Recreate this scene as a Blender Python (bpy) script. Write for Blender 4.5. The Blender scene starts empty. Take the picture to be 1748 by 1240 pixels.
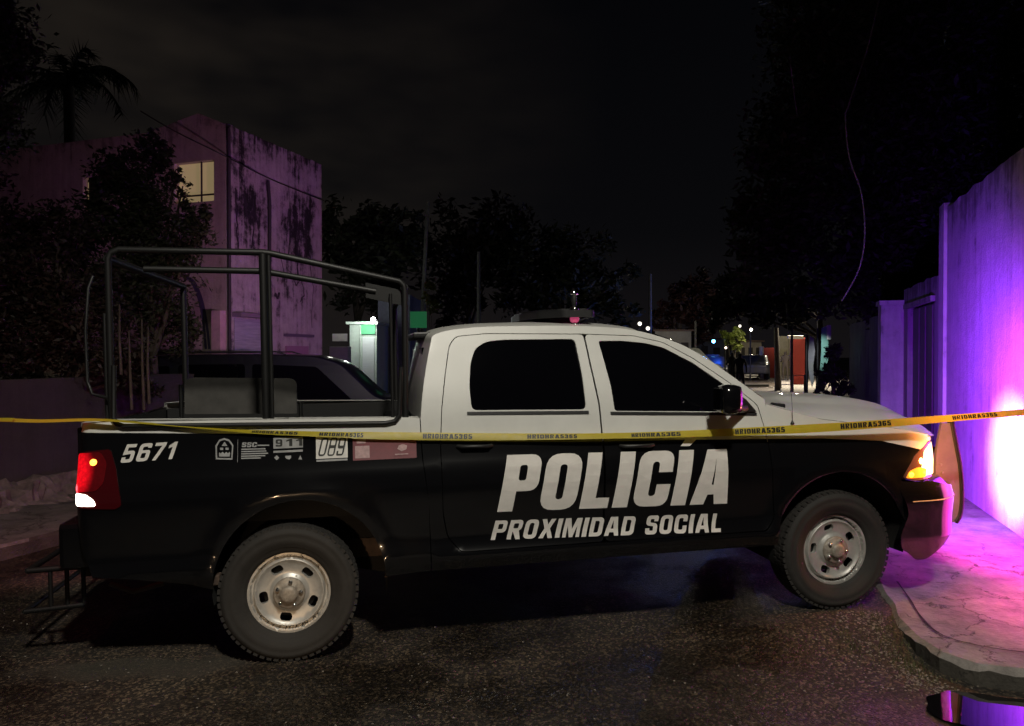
import bpy, bmesh, math, random
from mathutils import Vector, Matrix, noise
from mathutils.geometry import delaunay_2d_cdt
C = bpy.context.scene.collection
PI = math.pi
random.seed(7)

# ---------------------------------------------------------------- camera
CAM_H = 1.79
FPX, CX, CY = 1262.0, 874.0, 620.0
PIT = math.radians(0.636)
cd = bpy.data.cameras.new('camera'); cam = bpy.data.objects.new('camera', cd); C.objects.link(cam)
cam.location = (0, 0, CAM_H); cam.rotation_euler = (PI/2 - PIT, 0, 0)
cd.sensor_fit = 'HORIZONTAL'; cd.sensor_width = 36; cd.lens = 36*FPX/1748; cd.clip_end = 500; cd.clip_start = .05
bpy.context.scene.camera = cam

# ---------------------------------------------------------------- world: night sky
w = bpy.data.worlds.new('World'); bpy.context.scene.world = w; w.use_nodes = True
nt = w.node_tree; N = nt.nodes; Lk = nt.links; bg = N['Background']
tc = N.new('ShaderNodeTexCoord'); sp = N.new('ShaderNodeSeparateXYZ'); Lk.new(tc.outputs['Generated'], sp.inputs[0])
rp = N.new('ShaderNodeValToRGB'); Lk.new(sp.outputs['Z'], rp.inputs[0])
e = rp.color_ramp.elements; e[0].position = 0; e[0].color = (.0065, .0055, .0062, 1); e[1].position = .5; e[1].color = (.0010, .0011, .0017, 1)
k = rp.color_ramp.elements.new(.16); k.color = (.0026, .0026, .0032, 1)
ns = N.new('ShaderNodeTexNoise'); ns.inputs['Scale'].default_value = 2.1; ns.inputs['Detail'].default_value = 4; ns.inputs['Roughness'].default_value = .55
mp = N.new('ShaderNodeMapping'); mp.inputs['Scale'].default_value = (1, 1, 2.6); mp.inputs['Location'].default_value = (.35, .1, .42)
Lk.new(tc.outputs['Generated'], mp.inputs[0]); Lk.new(mp.outputs[0], ns.inputs['Vector'])
cr = N.new('ShaderNodeMapRange'); cr.inputs[1].default_value = .42; cr.inputs[2].default_value = .72; Lk.new(ns.outputs['Fac'], cr.inputs[0])
lf = N.new('ShaderNodeMapRange'); lf.inputs[1].default_value = .12; lf.inputs[2].default_value = -.38; Lk.new(sp.outputs['X'], lf.inputs[0])
mm = N.new('ShaderNodeMath'); mm.operation = 'MULTIPLY'; Lk.new(cr.outputs[0], mm.inputs[0]); Lk.new(lf.outputs[0], mm.inputs[1])
mx = N.new('ShaderNodeMix'); mx.data_type = 'RGBA'; mx.blend_type = 'ADD'
Lk.new(mm.outputs[0], mx.inputs[0]); Lk.new(rp.outputs[0], mx.inputs[6]); mx.inputs[7].default_value = (.0150, .0115, .0080, 1)
Lk.new(mx.outputs[2], bg.inputs['Color']); bg.inputs['Strength'].default_value = 1.0
vs = bpy.context.scene.view_settings
bpy.context.scene.display_settings.display_device = 'sRGB'
vs.view_transform = 'Standard'; vs.look = 'None'; vs.exposure = 0; vs.gamma = 1; vs.use_curve_mapping = False

def lamp(kind, loc, power, col, size=.1, aim=None, angle=None, blend=.5, name='lamp_light', parent=None):
    ld = bpy.data.lights.new(name, kind); ld.energy = power; ld.color = col
    if kind == 'AREA': ld.shape = 'DISK'; ld.size = size
    else: ld.shadow_soft_size = size
    if kind == 'SPOT': ld.spot_size = math.radians(angle); ld.spot_blend = blend
    o = bpy.data.objects.new(name, ld); C.objects.link(o); o.location = loc
    if aim is not None: o.rotation_euler = (Vector(aim)-Vector(loc)).to_track_quat('-Z', 'Y').to_euler()
    if parent: o.parent = parent
    return o
# street lamp of the crossing, behind the photographer
lamp('SPOT', (1.0, -1.7, 7.7), 2200, (1.0, .945, .82), .30, aim=(.1, 4.7, .6), angle=84, blend=1.0, name='street_light')
# headlamp of a car standing behind the photographer on the left: the warm pool on the rear wheel
lamp('SPOT', (-1.0, -2.2, .75), 300, (1.0, .66, .38), .08, aim=(-1.1, 4.4, .36), angle=13, blend=.9, name='car_headlight').data.specular_factor = .02

# ---------------------------------------------------------------- helpers
def at(px, py, Y):            # a point seen at photograph pixel (px,py), Y metres in front of the camera
    dx = (px-CX)/FPX; dz = (CY-py)/FPX
    fy = math.cos(PIT)+dz*math.sin(PIT); fz = -math.sin(PIT)+dz*math.cos(PIT)
    t = Y/fy
    return Vector((dx*t, Y, CAM_H+fz*t))
def tag(o, label=None, cat=None, group=None, kind=None):
    if label: o['label'] = label
    if cat: o['category'] = cat
    if group: o['group'] = group
    if kind: o['kind'] = kind
    return o
def empty(name, loc=(0,0,0), rz=0, label=None, cat=None, group=None):
    o = bpy.data.objects.new(name, None); C.objects.link(o); o.location = loc; o.rotation_euler = (0,0,rz); o.empty_display_size = .2
    return tag(o, label, cat, group)
def copy_tree(o, parent=None):
    c = o.copy(); C.objects.link(c); c.parent = parent
    for ch in [x for x in bpy.data.objects if x.parent == o]: copy_tree(ch, c)
    return c

def mat(name, col, rough=.6, metal=0, coat=0, emit=None, es=0, spec=.5, bump=0, bscale=40, var=0, vscale=6, vstretch=(1,1,1), alpha=None, trans=0):
    m = bpy.data.materials.new(name); m.use_nodes = True; n = m.node_tree.nodes; l = m.node_tree.links; b = n['Principled BSDF']
    b.inputs['Base Color'].default_value = (*col, 1); b.inputs['Roughness'].default_value = rough; b.inputs['Metallic'].default_value = metal
    b.inputs['Coat Weight'].default_value = coat; b.inputs['Coat Roughness'].default_value = .04; b.inputs['Specular IOR Level'].default_value = spec
    if trans: b.inputs['Transmission Weight'].default_value = trans
    if emit: b.inputs['Emission Color'].default_value = (*emit, 1); b.inputs['Emission Strength'].default_value = es
    if bump or var:
        t = n.new('ShaderNodeTexCoord')
    if bump:
        z = n.new('ShaderNodeTexNoise'); z.inputs['Scale'].default_value = bscale; z.inputs['Detail'].default_value = 6; l.new(t.outputs['Object'], z.inputs['Vector'])
        u = n.new('ShaderNodeBump'); u.inputs['Strength'].default_value = bump; u.inputs['Distance'].default_value = .01
        l.new(z.outputs['Fac'], u.inputs['Height']); l.new(u.outputs[0], b.inputs['Normal'])
    if var:
        g = n.new('ShaderNodeMapping'); g.inputs['Scale'].default_value = vstretch; l.new(t.outputs['Object'], g.inputs[0])
        z = n.new('ShaderNodeTexNoise'); z.inputs['Scale'].default_value = vscale; z.inputs['Detail'].default_value = 8; z.inputs['Roughness'].default_value = .65; l.new(g.outputs[0], z.inputs['Vector'])
        r = n.new('ShaderNodeValToRGB'); l.new(z.outputs['Fac'], r.inputs[0]); r.color_ramp.elements[0].position = .3; r.color_ramp.elements[1].position = .7
        r.color_ramp.elements[0].color = (*[c*(1-var) for c in col], 1); r.color_ramp.elements[1].color = (*[min(1,c*(1+var*.6)) for c in col], 1)
        l.new(r.outputs[0], b.inputs['Base Color'])
        q = n.new('ShaderNodeMapRange'); q.inputs[3].default_value = max(0, rough-.12); q.inputs[4].default_value = min(1, rough+.15); l.new(z.outputs['Fac'], q.inputs[0]); l.new(q.outputs[0], b.inputs['Roughness'])
    return m

class MB:
    def __init__(s): s.v = []; s.f = []; s.sm = []
    def add(s, vs, fs, smooth=False):
        n = len(s.v); s.v += [tuple(v) for v in vs]; s.f += [tuple(i+n for i in f) for f in fs]; s.sm += [smooth]*len(fs); return s
    def box(s, lo, hi, bev=0, M=None):
        x0,y0,z0 = lo; x1,y1,z1 = hi
        if not bev:
            vs = [(x0,y0,z0),(x1,y0,z0),(x1,y1,z0),(x0,y1,z0),(x0,y0,z1),(x1,y0,z1),(x1,y1,z1),(x0,y1,z1)]
            fs = [(0,3,2,1),(4,5,6,7),(0,1,5,4),(1,2,6,5),(2,3,7,6),(3,0,4,7)]
            if M: vs = [M@Vector(v) for v in vs]
            return s.add(vs, fs)
        bm = bmesh.new(); bmesh.ops.create_cube(bm, size=1)
        bmesh.ops.scale(bm, vec=(x1-x0,y1-y0,z1-z0), verts=bm.verts); bmesh.ops.translate(bm, vec=((x0+x1)/2,(y0+y1)/2,(z0+z1)/2), verts=bm.verts)
        bmesh.ops.bevel(bm, geom=bm.edges[:], offset=bev, segments=2, affect='EDGES', profile=.6)
        vs = [v.co.copy() for v in bm.verts]; bm.verts.index_update(); fs = [[v.index for v in f.verts] for f in bm.faces]; bm.free()
        if M: vs = [M@v for v in vs]
        return s.add(vs, fs)
    def tube(s, pts, r, seg=12, cap=True):
        pts = [Vector(p) for p in pts]; rs = r if isinstance(r, (list,tuple)) else [r]*len(pts)
        vs = []; fs = []; up = None
        for i, p in enumerate(pts):
            t = ((pts[i+1]-p) if i == 0 else (p-pts[i-1]) if i == len(pts)-1 else ((pts[i+1]-p).normalized()+(p-pts[i-1]).normalized()))
            t = t.normalized() if t.length > 1e-9 else Vector((0,0,1))
            if up is None: up = Vector((0,0,1)) if abs(t.z) < .9 else Vector((1,0,0))
            a = t.cross(up); a = a.normalized() if a.length > 1e-6 else t.orthogonal().normalized()
            b = a.cross(t).normalized(); up = b
            for j in range(seg):
                th = 2*PI*j/seg; vs.append(p+a*math.cos(th)*rs[i]+b*math.sin(th)*rs[i])
        for i in range(len(pts)-1):
            for j in range(seg):
                k = (j+1)%seg; fs.append((i*seg+j, i*seg+k, (i+1)*seg+k, (i+1)*seg+j))
        s.add(vs, fs, True)
        if cap:
            n = len(pts); s.add(vs[:seg], [tuple(range(seg))]); s.add(vs[-seg:], [tuple(range(seg-1,-1,-1))])
        return s
    def lathe(s, prof, seg=48, M=None):     # prof: (r, h) round the z axis
        vs = []; fs = []
        for r, h in prof:
            for j in range(seg): a = 2*PI*j/seg; vs.append(Vector((r*math.cos(a), r*math.sin(a), h)))
        for i in range(len(prof)-1):
            for j in range(seg): k = (j+1)%seg; fs.append((i*seg+j, i*seg+k, (i+1)*seg+k, (i+1)*seg+j))
        if M: vs = [M@v for v in vs]
        return s.add(vs, fs, True)
    def quad(s, a, b, c, d): return s.add([a,b,c,d], [(0,1,2,3)])
    def prism(s, poly, axis, a, b):         # poly in the other two axes
        def P(u, v, t): return {'x':(t,u,v), 'y':(u,t,v), 'z':(u,v,t)}[axis]
        n = len(poly); vs = [P(u,v,a) for u,v in poly]+[P(u,v,b) for u,v in poly]
        return s.add(vs, [tuple(range(n))[::-1], tuple(range(n,2*n))]+[(i,(i+1)%n,n+(i+1)%n,n+i) for i in range(n)])
    def build(s, name, m, parent=None, **kw):
        me = bpy.data.meshes.new(name); me.from_pydata(s.v, [], s.f); me.materials.append(m)
        me.polygons.foreach_set('use_smooth', s.sm); me.update()
        bm = bmesh.new(); bm.from_mesh(me); bmesh.ops.recalc_face_normals(bm, faces=bm.faces); bm.to_mesh(me); bm.free()
        o = bpy.data.objects.new(name, me); C.objects.link(o)
        if parent: o.parent = parent
        return tag(o, **kw)

def dens(pts, d=.04, closed=True):
    out = []; n = len(pts)
    for i in range(n if closed else n-1):
        a = Vector(pts[i]); b = Vector(pts[(i+1)%n]); k = max(1, int((b-a).length/d+.5))
        for j in range(k): out.append(tuple(a.lerp(b, j/k)))
    if not closed: out.append(tuple(pts[-1]))
    return out
def rnd(pts, r, seg=5):       # round the corners of a closed 2-D polygon; r number or list
    n = len(pts); out = []
    for i in range(n):
        p = Vector(pts[i]); a = Vector(pts[i-1])-p; b = Vector(pts[(i+1)%n])-p
        ri = r[i] if isinstance(r, list) else r
        ri = min(ri, a.length*.49, b.length*.49)
        if ri <= 1e-5: out.append(tuple(p)); continue
        s0 = p+a.normalized()*ri; s1 = p+b.normalized()*ri
        for j in range(seg+1):
            t = j/seg; out.append(tuple((1-t)**2*s0+2*t*(1-t)*p+t*t*s1))
    return out
def spline(pts, k=8, closed=False):   # Catmull-Rom through 2-D or 3-D points
    P = [Vector(p) for p in pts]; out = []; n = len(P)
    for i in range(n-1 if not closed else n):
        p0 = P[i-1] if (i > 0 or closed) else P[0]; p1 = P[i]; p2 = P[(i+1)%n]; p3 = P[(i+2)%n] if (closed or i+2 < n) else P[-1]
        for j in range(k):
            t = j/k; out.append(.5*((2*p1)+(p2-p0)*t+(2*p0-5*p1+4*p2-p3)*t*t+(3*p1-p0-3*p2+p3)*t**3))
    if not closed: out.append(P[-1])
    return [tuple(q) for q in out]
def interp(x, xs, ys):
    if x <= xs[0]: return ys[0]
    for i in range(len(xs)-1):
        if x <= xs[i+1]: t = (x-xs[i])/(xs[i+1]-xs[i]); return ys[i]+(ys[i+1]-ys[i])*t
    return ys[-1]
def hermite(x, xs, ys):
    n = len(xs)
    if x <= xs[0]: return ys[0]
    if x >= xs[-1]: return ys[-1]+(x-xs[-1])*(ys[-1]-ys[-2])/(xs[-1]-xs[-2])
    d = [(ys[i+1]-ys[i])/(xs[i+1]-xs[i]) for i in range(n-1)]
    m = [d[0]]+[0 if d[i-1]*d[i] <= 0 else 2*d[i-1]*d[i]/(d[i-1]+d[i]) for i in range(1,n-1)]+[d[-1]]
    for i in range(n-1):
        if x <= xs[i+1]:
            h = xs[i+1]-xs[i]; t = (x-xs[i])/h
            return (2*t**3-3*t*t+1)*ys[i]+(t**3-2*t*t+t)*h*m[i]+(-2*t**3+3*t*t)*ys[i+1]+(t**3-t*t)*h*m[i+1]
def inside(p, poly):
    x, y = p; c = False; n = len(poly); j = n-1
    for i in range(n):
        xi, yi = poly[i][0], poly[i][1]; xj, yj = poly[j][0], poly[j][1]
        if (yi > y) != (yj > y) and x < (xj-xi)*(y-yi)/(yj-yi)+xi: c = not c
        j = i
    return c
def shrink(poly, d):
    n = len(poly); A = sum(poly[i][0]*poly[(i+1)%n][1]-poly[(i+1)%n][0]*poly[i][1] for i in range(n)); s = 1 if A > 0 else -1; out = []
    for i in range(n):
        p = Vector(poly[i][:2]); a = (p-Vector(poly[i-1][:2])); b = (Vector(poly[(i+1)%n][:2])-p)
        if a.length < 1e-9 or b.length < 1e-9: out.append(tuple(p)); continue
        a.normalize(); b.normalize(); na = Vector((-a.y,a.x))*s; nb = Vector((-b.y,b.x))*s; q = na+nb
        q = q/max(q.dot(na), .4) if q.length > 1e-6 else na
        out.append(tuple(p+q*d))
    return out

def skin(name, outline, holes, surf, mats, parent=None, grid=.05, rim=.02, split=None, extra=(), flip=False, normals=True, off=0.0, **kw):
    """a sheet cut to a 2-D outline with holes and laid on surf(u,v) -> Vector, with a rim turned inwards"""
    loops = [outline]+list(holes); V = []; E = []
    for L in loops:
        n0 = len(V); V += [Vector((p[0],p[1])) for p in L]; E += [(n0+i, n0+(i+1)%len(L)) for i in range(len(L))]
    xs = [p[0] for p in outline]; ys = [p[1] for p in outline]
    gx = int((max(xs)-min(xs))/grid)+1; gy = int((max(ys)-min(ys))/grid)+1
    bd = [p for L in loops for p in L]
    for i in range(gx+1):
        for j in range(gy+1):
            p = (min(xs)+i*grid+(grid*.5 if j%2 else 0), min(ys)+j*grid)
            if not inside(p, outline) or any(inside(p, h) for h in holes): continue
            if any(abs(q[0]-p[0])+abs(q[1]-p[1]) < grid*.45 for q in bd): continue
            V.append(Vector(p))
    for p in extra:
        if inside(p, outline) and not any(inside(p, h) for h in holes): V.append(Vector(p))
    if split:
        n0 = len(V); V += [Vector(p) for p in split]; E += [(n0+i, n0+i+1) for i in range(len(split)-1)]
    r = delaunay_2d_cdt(V, E, [], 0, 1e-5); v2, f2 = r[0], r[2]
    keep = []; mi = []
    for f in f2:
        c = sum((v2[i] for i in f), Vector((0,0)))/len(f)
        if inside(c, outline) and not any(inside(c, h) for h in holes):
            keep.append(tuple(f)); mi.append(1 if (split and c.y < interp(c.x, [p[0] for p in split], [p[1] for p in split])) else 0)
    eps = 1e-3
    def P(u, v): return surf(u, v)
    def NR(u, v):
        n = (P(u+eps,v)-P(u-eps,v)).cross(P(u,v+eps)-P(u,v-eps)).normalized(); return -n if flip else n
    vs = []; no = []
    for q in v2:
        n = NR(q.x, q.y); vs.append(P(q.x,q.y)+n*off); no.append(n)
    fs = list(keep); look = {(round(v.x,4),round(v.y,4),round(v.z,4)): i for i, v in enumerate(vs)}; alias = {}
    if rim:
        for L in loops:
            n0 = len(vs); m = len(L)
            for p in L:
                n = NR(p[0],p[1]); a = P(p[0],p[1])+n*off; vs += [a, a-n*rim]; no += [n, n]
                kk = look.get((round(a.x,4),round(a.y,4),round(a.z,4)))
                if kk is not None: alias[len(vs)-2] = kk
            for i in range(m):
                k = (i+1)%m; f = (n0+2*i, n0+2*k, n0+2*k+1, n0+2*i+1); fs.append(f)
                c = (Vector(L[i][:2])+Vector(L[k][:2]))/2
                mi.append(1 if (split and c.y < interp(c.x, [p[0] for p in split], [p[1] for p in split])) else 0)
    fs = [tuple(alias.get(i,i) for i in f) for f in fs]
    used = sorted({i for f in fs for i in f}); ren = {i: k for k, i in enumerate(used)}
    vs = [vs[i] for i in used]; no = [no[i] for i in used]; fs = [tuple(ren[i] for i in f) for f in fs]
    me = bpy.data.meshes.new(name); me.from_pydata([tuple(v) for v in vs], [], fs)
    for m in (mats if isinstance(mats, (list,tuple)) else [mats]): me.materials.append(m)
    for i, p in enumerate(me.polygons): p.material_index = mi[i]; p.use_smooth = i < len(keep)
    # orient main faces along the analytic normal
    bad = [i for i, p in enumerate(me.polygons) if i < len(keep) and p.normal.dot(no[p.vertices[0]]) < 0]
    for i in bad: me.polygons[i].flip()
    me.update()
    if normals:
        ln = [None]*len(me.loops)
        for i, p in enumerate(me.polygons):
            for li in p.loop_indices:
                ln[li] = tuple(no[me.loops[li].vertex_index]) if i < len(keep) else tuple(p.normal)
        me.normals_split_custom_set(ln)
    o = bpy.data.objects.new(name, me); C.objects.link(o)
    if parent: o.parent = parent
    return tag(o, **kw)

# ---------------------------------------------------------------- lettering
def glyph(c, t=.25, h=.2):
    g = {}
    def o(w): return [rnd([(0,0),(w,0),(w,1),(0,1)], .26), [rnd([(t,h),(w-t,h),(w-t,1-h),(t,1-h)][::-1], .09)]]
    if c in 'O0': w = .66; return w, [o(w)]
    if c == 'P': w = .64; return w, [[rnd([(0,0),(t,0),(t,.36),(w,.36),(w,1),(0,1)], [0,0,0,.24,.2,0]), [rnd([(t,.55),(t,.82),(w-t*.9,.82),(w-t*.9,.55)], .05)]]]
    if c == 'R': w = .66; return w, [[rnd([(0,0),(t,0),(t,.38),(t+.03,.38),(w-t,0),(w,0),(w-t*.62,.44),(w-.02,.55),(w,1),(0,1)], [0,0,0,0,0,0,.0,.1,.2,0]), [rnd([(t,.56),(t,.82),(w-t*.95,.82),(w-t*.95,.56)], .05)]]]
    if c == 'L': w = .52; return w, [[[(0,0),(w,0),(w,h),(t,h),(t,1),(0,1)], []]]
    if c == 'I': w = t+.02; return w, [[[(0,0),(w,0),(w,1),(0,1)], []]]
    if c == 'Í': w = t+.02; return w, [[[(0,0),(w,0),(w,1),(0,1)], []], [[(.02,1.07),(.20,1.07),(.42,1.28),(.16,1.28)], []]]
    if c == 'C': w = .66; return w, [[rnd([(0,0),(w,0),(w,.40),(w-t,.40),(w-t,h),(t,h),(t,1-h),(w-t,1-h),(w-t,.62),(w,.62),(w,1),(0,1)], [.24,.24,0,0,.08,.08,.08,.08,0,0,.24,.24]), []]]
    if c == 'S': w = .62; return w, [[rnd([(0,0),(w,0),(w,.56),(t,.62),(t,1-h),(w-t,1-h),(w-t,.68),(w,.68),(w,1),(0,1),(0,.47),(w-t,.42),(w-t,h),(t,h),(t,.32),(0,.32)], [.2,.2,.2,.06,.06,.05,0,0,.2,.2,.2,.06,.06,.05,0,0]), []]]
    if c == 'A': w = .74; return w, [[[(0,0),(t,0),(t+.045,.18),(w-t-.045,.18),(w-t,0),(w,0),(w/2+.19,1),(w/2-.19,1)], [[(t+.085,.36),(w/2,.84),(w-t-.085,.36)]]]]
    if c == 'X': w = .70; return w, [[[(0,0),(t+.02,0),(w/2,.32),(w-t-.02,0),(w,0),(w/2+.14,.5),(w,1),(w-t-.02,1),(w/2,.70),(t+.02,1),(0,1),(w/2-.14,.5)], []]]
    if c == 'M': w = .86; return w, [[[(0,0),(t*.85,0),(t*.85,.62),(w/2-.09,0),(w/2+.09,0),(w-t*.85,.62),(w-t*.85,0),(w,0),(w,1),(w-t-.06,1),(w/2,.42),(t+.06,1),(0,1)], []]]
    if c == 'D': w = .66; return w, [[rnd([(0,0),(w,0),(w,1),(0,1)], [0,.26,.26,0]), [rnd([(t,h),(t,1-h),(w-t,1-h),(w-t,h)], [.02,.02,.12,.12])]]]
    if c == 'H': w = .64; return w, [[[(0,0),(t,0),(t,.4),(w-t,.4),(w-t,0),(w,0),(w,1),(w-t,1),(w-t,.6),(t,.6),(t,1),(0,1)], []]]
    if c == 'E': w = .54; return w, [[[(0,0),(w,0),(w,h),(t,h),(t,.4),(w*.9,.4),(w*.9,.6),(t,.6),(t,1-h),(w,1-h),(w,1),(0,1)], []]]
    if c == '1': w = .42; return w, [[[(w-t,0),(w,0),(w,1),(w-t*.8,1),(.02,.80),(.02,.64),(w-t,.72)], []]]
    if c == '7': w = .58; return w, [[[(.08,0),(.08+t,0),(w,.82),(w,1),(0,1),(0,1-h),(w-t,1-h)], []]]
    if c == '5': w = .62; return w, [[rnd([(0,0),(w,0),(w,.64),(t*.95,.64),(t*.95,1-h),(w-.04,1-h),(w-.04,1),(.04,1),(.0,.42),(t,.44),(w-t,.47),(w-t,h),(t,h),(t,.3),(0,.3)], [.2,.2,.2,0,0,0,0,0,0,.0,.06,.06,.05,0,0]), []]]
    if c == '6': w = .64; return w, [[rnd([(0,0),(w,0),(w,.62),(t,.62),(t,1-h),(w-t,1-h),(w-t,.74),(w,.74),(w,1),(0,1)], [.22,.22,.18,0,.06,.05,0,0,.22,.22]), [rnd([(t,h),(t,.46),(w-t,.46),(w-t,h)], .06)]]]
    if c == '9': w = .64; return w, [[[(w-p[0],1-p[1]) for p in L] for L in [glyph('6',t,h)[1][0][0]]] + [[[(w-p[0],1-p[1]) for p in glyph('6',t,h)[1][0][1][0]]]]]
    if c == '8': w = .64; return w, [[rnd([(0,0),(w,0),(w,.5),(w,1),(0,1),(0,.5)], [.2,.2,.0,.2,.2,.0]), [rnd([(t*.9,h*.8),(w-t*.9,h*.8),(w-t*.9,.42),(t*.9,.42)], .06), rnd([(t*.9,.58),(w-t*.9,.58),(w-t*.9,1-h*.8),(t*.9,1-h*.8)], .06)]]]
    if c == '3': w = .60; return w, [[rnd([(0,0),(w,0),(w,1),(0,1),(0,.7),(t,.7),(t,1-h*.8),(w-t,1-h*.8),(w-t,.6),(.2,.6),(.2,.42),(w-t,.42),(w-t,h*.8),(t,h*.8),(t,.3),(0,.3)], [.2,.2,.2,.2]+[0]*12), []]]
    return .34, []
def text_mesh(s, m, name, parent, T, t=.25, h=.2, gap=.1, ext=None, grid=.2, **kw):
    """letters as thin cut sheets; T(u,v)->Vector with u in 0..1 along the word, v in 0..1 up"""
    tot = 0; L = []
    for ch in s: gw, gl = glyph(ch, t, h); L.append((tot, gl)); tot += gw+gap
    tot -= gap; b = MB()
    for (x0, gl), ch in zip(L, s):
        if ch == ' ': b.build(name, m, parent, **kw); b = MB()
        for g in gl:
            outer = g[0]; holes = g[1]
            V = []; E = []
            for lp in [outer]+holes:
                lp = dens(lp, grid); n0 = len(V); V += [Vector(p) for p in lp]; E += [(n0+i, n0+(i+1)%len(lp)) for i in range(len(lp))]
            r = delaunay_2d_cdt(V, E, [], 0, 1e-5); vs = [T((x0+p.x)/tot, p.y) for p in r[0]]; fs = []
            for f in r[2]:
                c = sum((r[0][i] for i in f), Vector((0,0)))/len(f)
                if inside(c, outer) and not any(inside(c, q) for q in holes): fs.append(tuple(f))
            b.add(vs, fs)
    return b.build(name, m, parent, **kw)

# ---------------------------------------------------------------- materials
M = dict(
 white = mat('white_paint', (.62,.62,.585), .42, coat=.35, var=.10, vscale=3, bump=.03, bscale=9),
 black = mat('black_paint', (.0038,.0038,.0046), .20, coat=1.0, spec=.35, bump=.02, bscale=3.5),
 trim  = mat('black_trim', (.012,.012,.013), .45, bump=.1, bscale=300),
 dark  = mat('dark_underbody', (.006,.006,.006), .85),
 under = mat('rusty_steel', (.09,.06,.045), .8, var=.5, vscale=14, bump=.3),
 glass = mat('tinted_glass', (.002,.002,.003), .04, spec=.6),
 tyre  = mat('tyre_rubber', (.023,.021,.019), .8, var=.35, vscale=9, bump=.15, bscale=120),
 rim   = mat('painted_steel_rim', (.50,.49,.46), .40, metal=.45, var=.18, vscale=10, bump=.06, bscale=60),
 hub   = mat('dusty_steel', (.34,.30,.25), .55, metal=.3, var=.4, vscale=30, bump=.3, bscale=90),
 vinyl = mat('reflective_white_vinyl', (.66,.63,.59), .5, var=.13, vscale=7, vstretch=(1,1,2)),
 vinyl2= mat('grey_vinyl', (.30,.30,.30), .5, var=.25, vscale=25),
 maroon= mat('maroon_vinyl', (.16,.035,.045), .5, var=.2, vscale=20),
 pink  = mat('pale_pink_vinyl', (.42,.27,.27), .5, var=.3, vscale=60),
 greyp = mat('grey_patch_vinyl', (.30,.31,.33), .5),
 chrome= mat('chrome', (.75,.75,.75), .12, metal=1),
 tube  = mat('black_steel_tube', (.006,.006,.006), .5, bump=.05, bscale=80),
 bench = mat('grey_painted_panel', (.065,.062,.057), .7, var=.35, vscale=9),
 red   = mat('lit_red_lens', (.5,.01,.01), .2, emit=(1,.004,.012), es=.85),
 redk  = mat('dark_red_lens', (.05,.003,.005), .12, coat=1),
 redhot= mat('lit_bulb_red', (1,.2,.05), .3, emit=(1,.25,.03), es=7),
 rev   = mat('lit_reverse_lens', (1,1,1), .3, emit=(1,.93,.75), es=9),
 hlens = mat('lit_headlamp_lens', (.9,.9,.9), .15, emit=(1,.78,.46), es=1.15),
 lensd = mat('clear_lens_dark_bowl', (.10,.05,.045), .08, coat=1, emit=(1,.30,.08), es=.03),
 amberl = mat('lit_amber_lens', (1,.4,.05), .2, emit=(1,.30,.015), es=.95),
 amber2 = mat('lit_yellow_bulb', (1,.8,.05), .3, emit=(1,.72,.03), es=2.2),
 hbulb = mat('lit_headlamp_bulb', (1,1,1), .3, emit=(1,.93,.78), es=14),
 amber = mat('lit_amber_bulb', (1,.5,.05), .3, emit=(1,.42,.02), es=7),
 plate = mat('grey_steel_plate', (.26,.20,.17), .5, var=.2, vscale=8, bump=.06, bscale=50),
 rubber= mat('black_rubber', (.01,.01,.01), .6),
 beacon= mat('red_beacon_lens', (.45,.02,.08), .1, coat=1, emit=(.9,.12,.3), es=.35),
 tape  = mat('yellow_plastic_tape', (.52,.42,.03), .42, var=.12, vscale=20, bump=.12, bscale=30),
 tapek = mat('black_tape_print', (.008,.008,.006), .5),
 bed   = mat('bed_liner', (.012,.012,.012), .8, bump=.3, bscale=120),
)

def glow_lens():
    m = M['red']; n = m.node_tree.nodes; l = m.node_tree.links; b = n['Principled BSDF']; t = n.new('ShaderNodeTexCoord')
    q = n.new('ShaderNodeMapping'); q.vector_type = 'TEXTURE'; q.inputs['Location'].default_value = (-1.10,0,1.16); q.inputs['Scale'].default_value = (.082,100,.155); l.new(t.outputs['Object'], q.inputs[0])
    d = n.new('ShaderNodeVectorMath'); d.operation = 'LENGTH'; l.new(q.outputs[0], d.inputs[0])
    f = n.new('ShaderNodeMapRange'); f.inputs[1].default_value = .35; f.inputs[2].default_value = 1.1; f.inputs[3].default_value = 1.0; f.inputs[4].default_value = .03; f.interpolation_type = 'SMOOTHSTEP'; l.new(d.outputs['Value'], f.inputs[0])
    w_ = n.new('ShaderNodeTexVoronoi'); w_.inputs['Scale'].default_value = 60; l.new(t.outputs['Object'], w_.inputs['Vector']); g = n.new('ShaderNodeMapRange'); g.inputs[3].default_value = 1.15; g.inputs[4].default_value = .6; l.new(w_.outputs['Distance'], g.inputs[0])
    x = n.new('ShaderNodeMath'); x.operation = 'MULTIPLY'; l.new(f.outputs[0], x.inputs[0]); l.new(g.outputs[0], x.inputs[1]); l.new(x.outputs[0], b.inputs['Emission Strength'])
    b.inputs['Base Color'].default_value = (.06,.003,.005,1)
glow_lens()
# ---------------------------------------------------------------- the police pickup
TH = math.radians(10.9); PP = math.asin(.076/3.58); WID = 2.0
tO = Vector((-1.32+.04*math.sin(TH), 4.337-.04*math.cos(TH), 0))
TR = empty('police_pickup', tO, label='black and white crew-cab police pickup lettered POLICÍA, parked across the street behind yellow tape', cat='police truck')
TR.rotation_euler = (0, -PP, TH)
TM = Matrix.Translation(tO) @ TR.rotation_euler.to_matrix().to_4x4()

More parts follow.
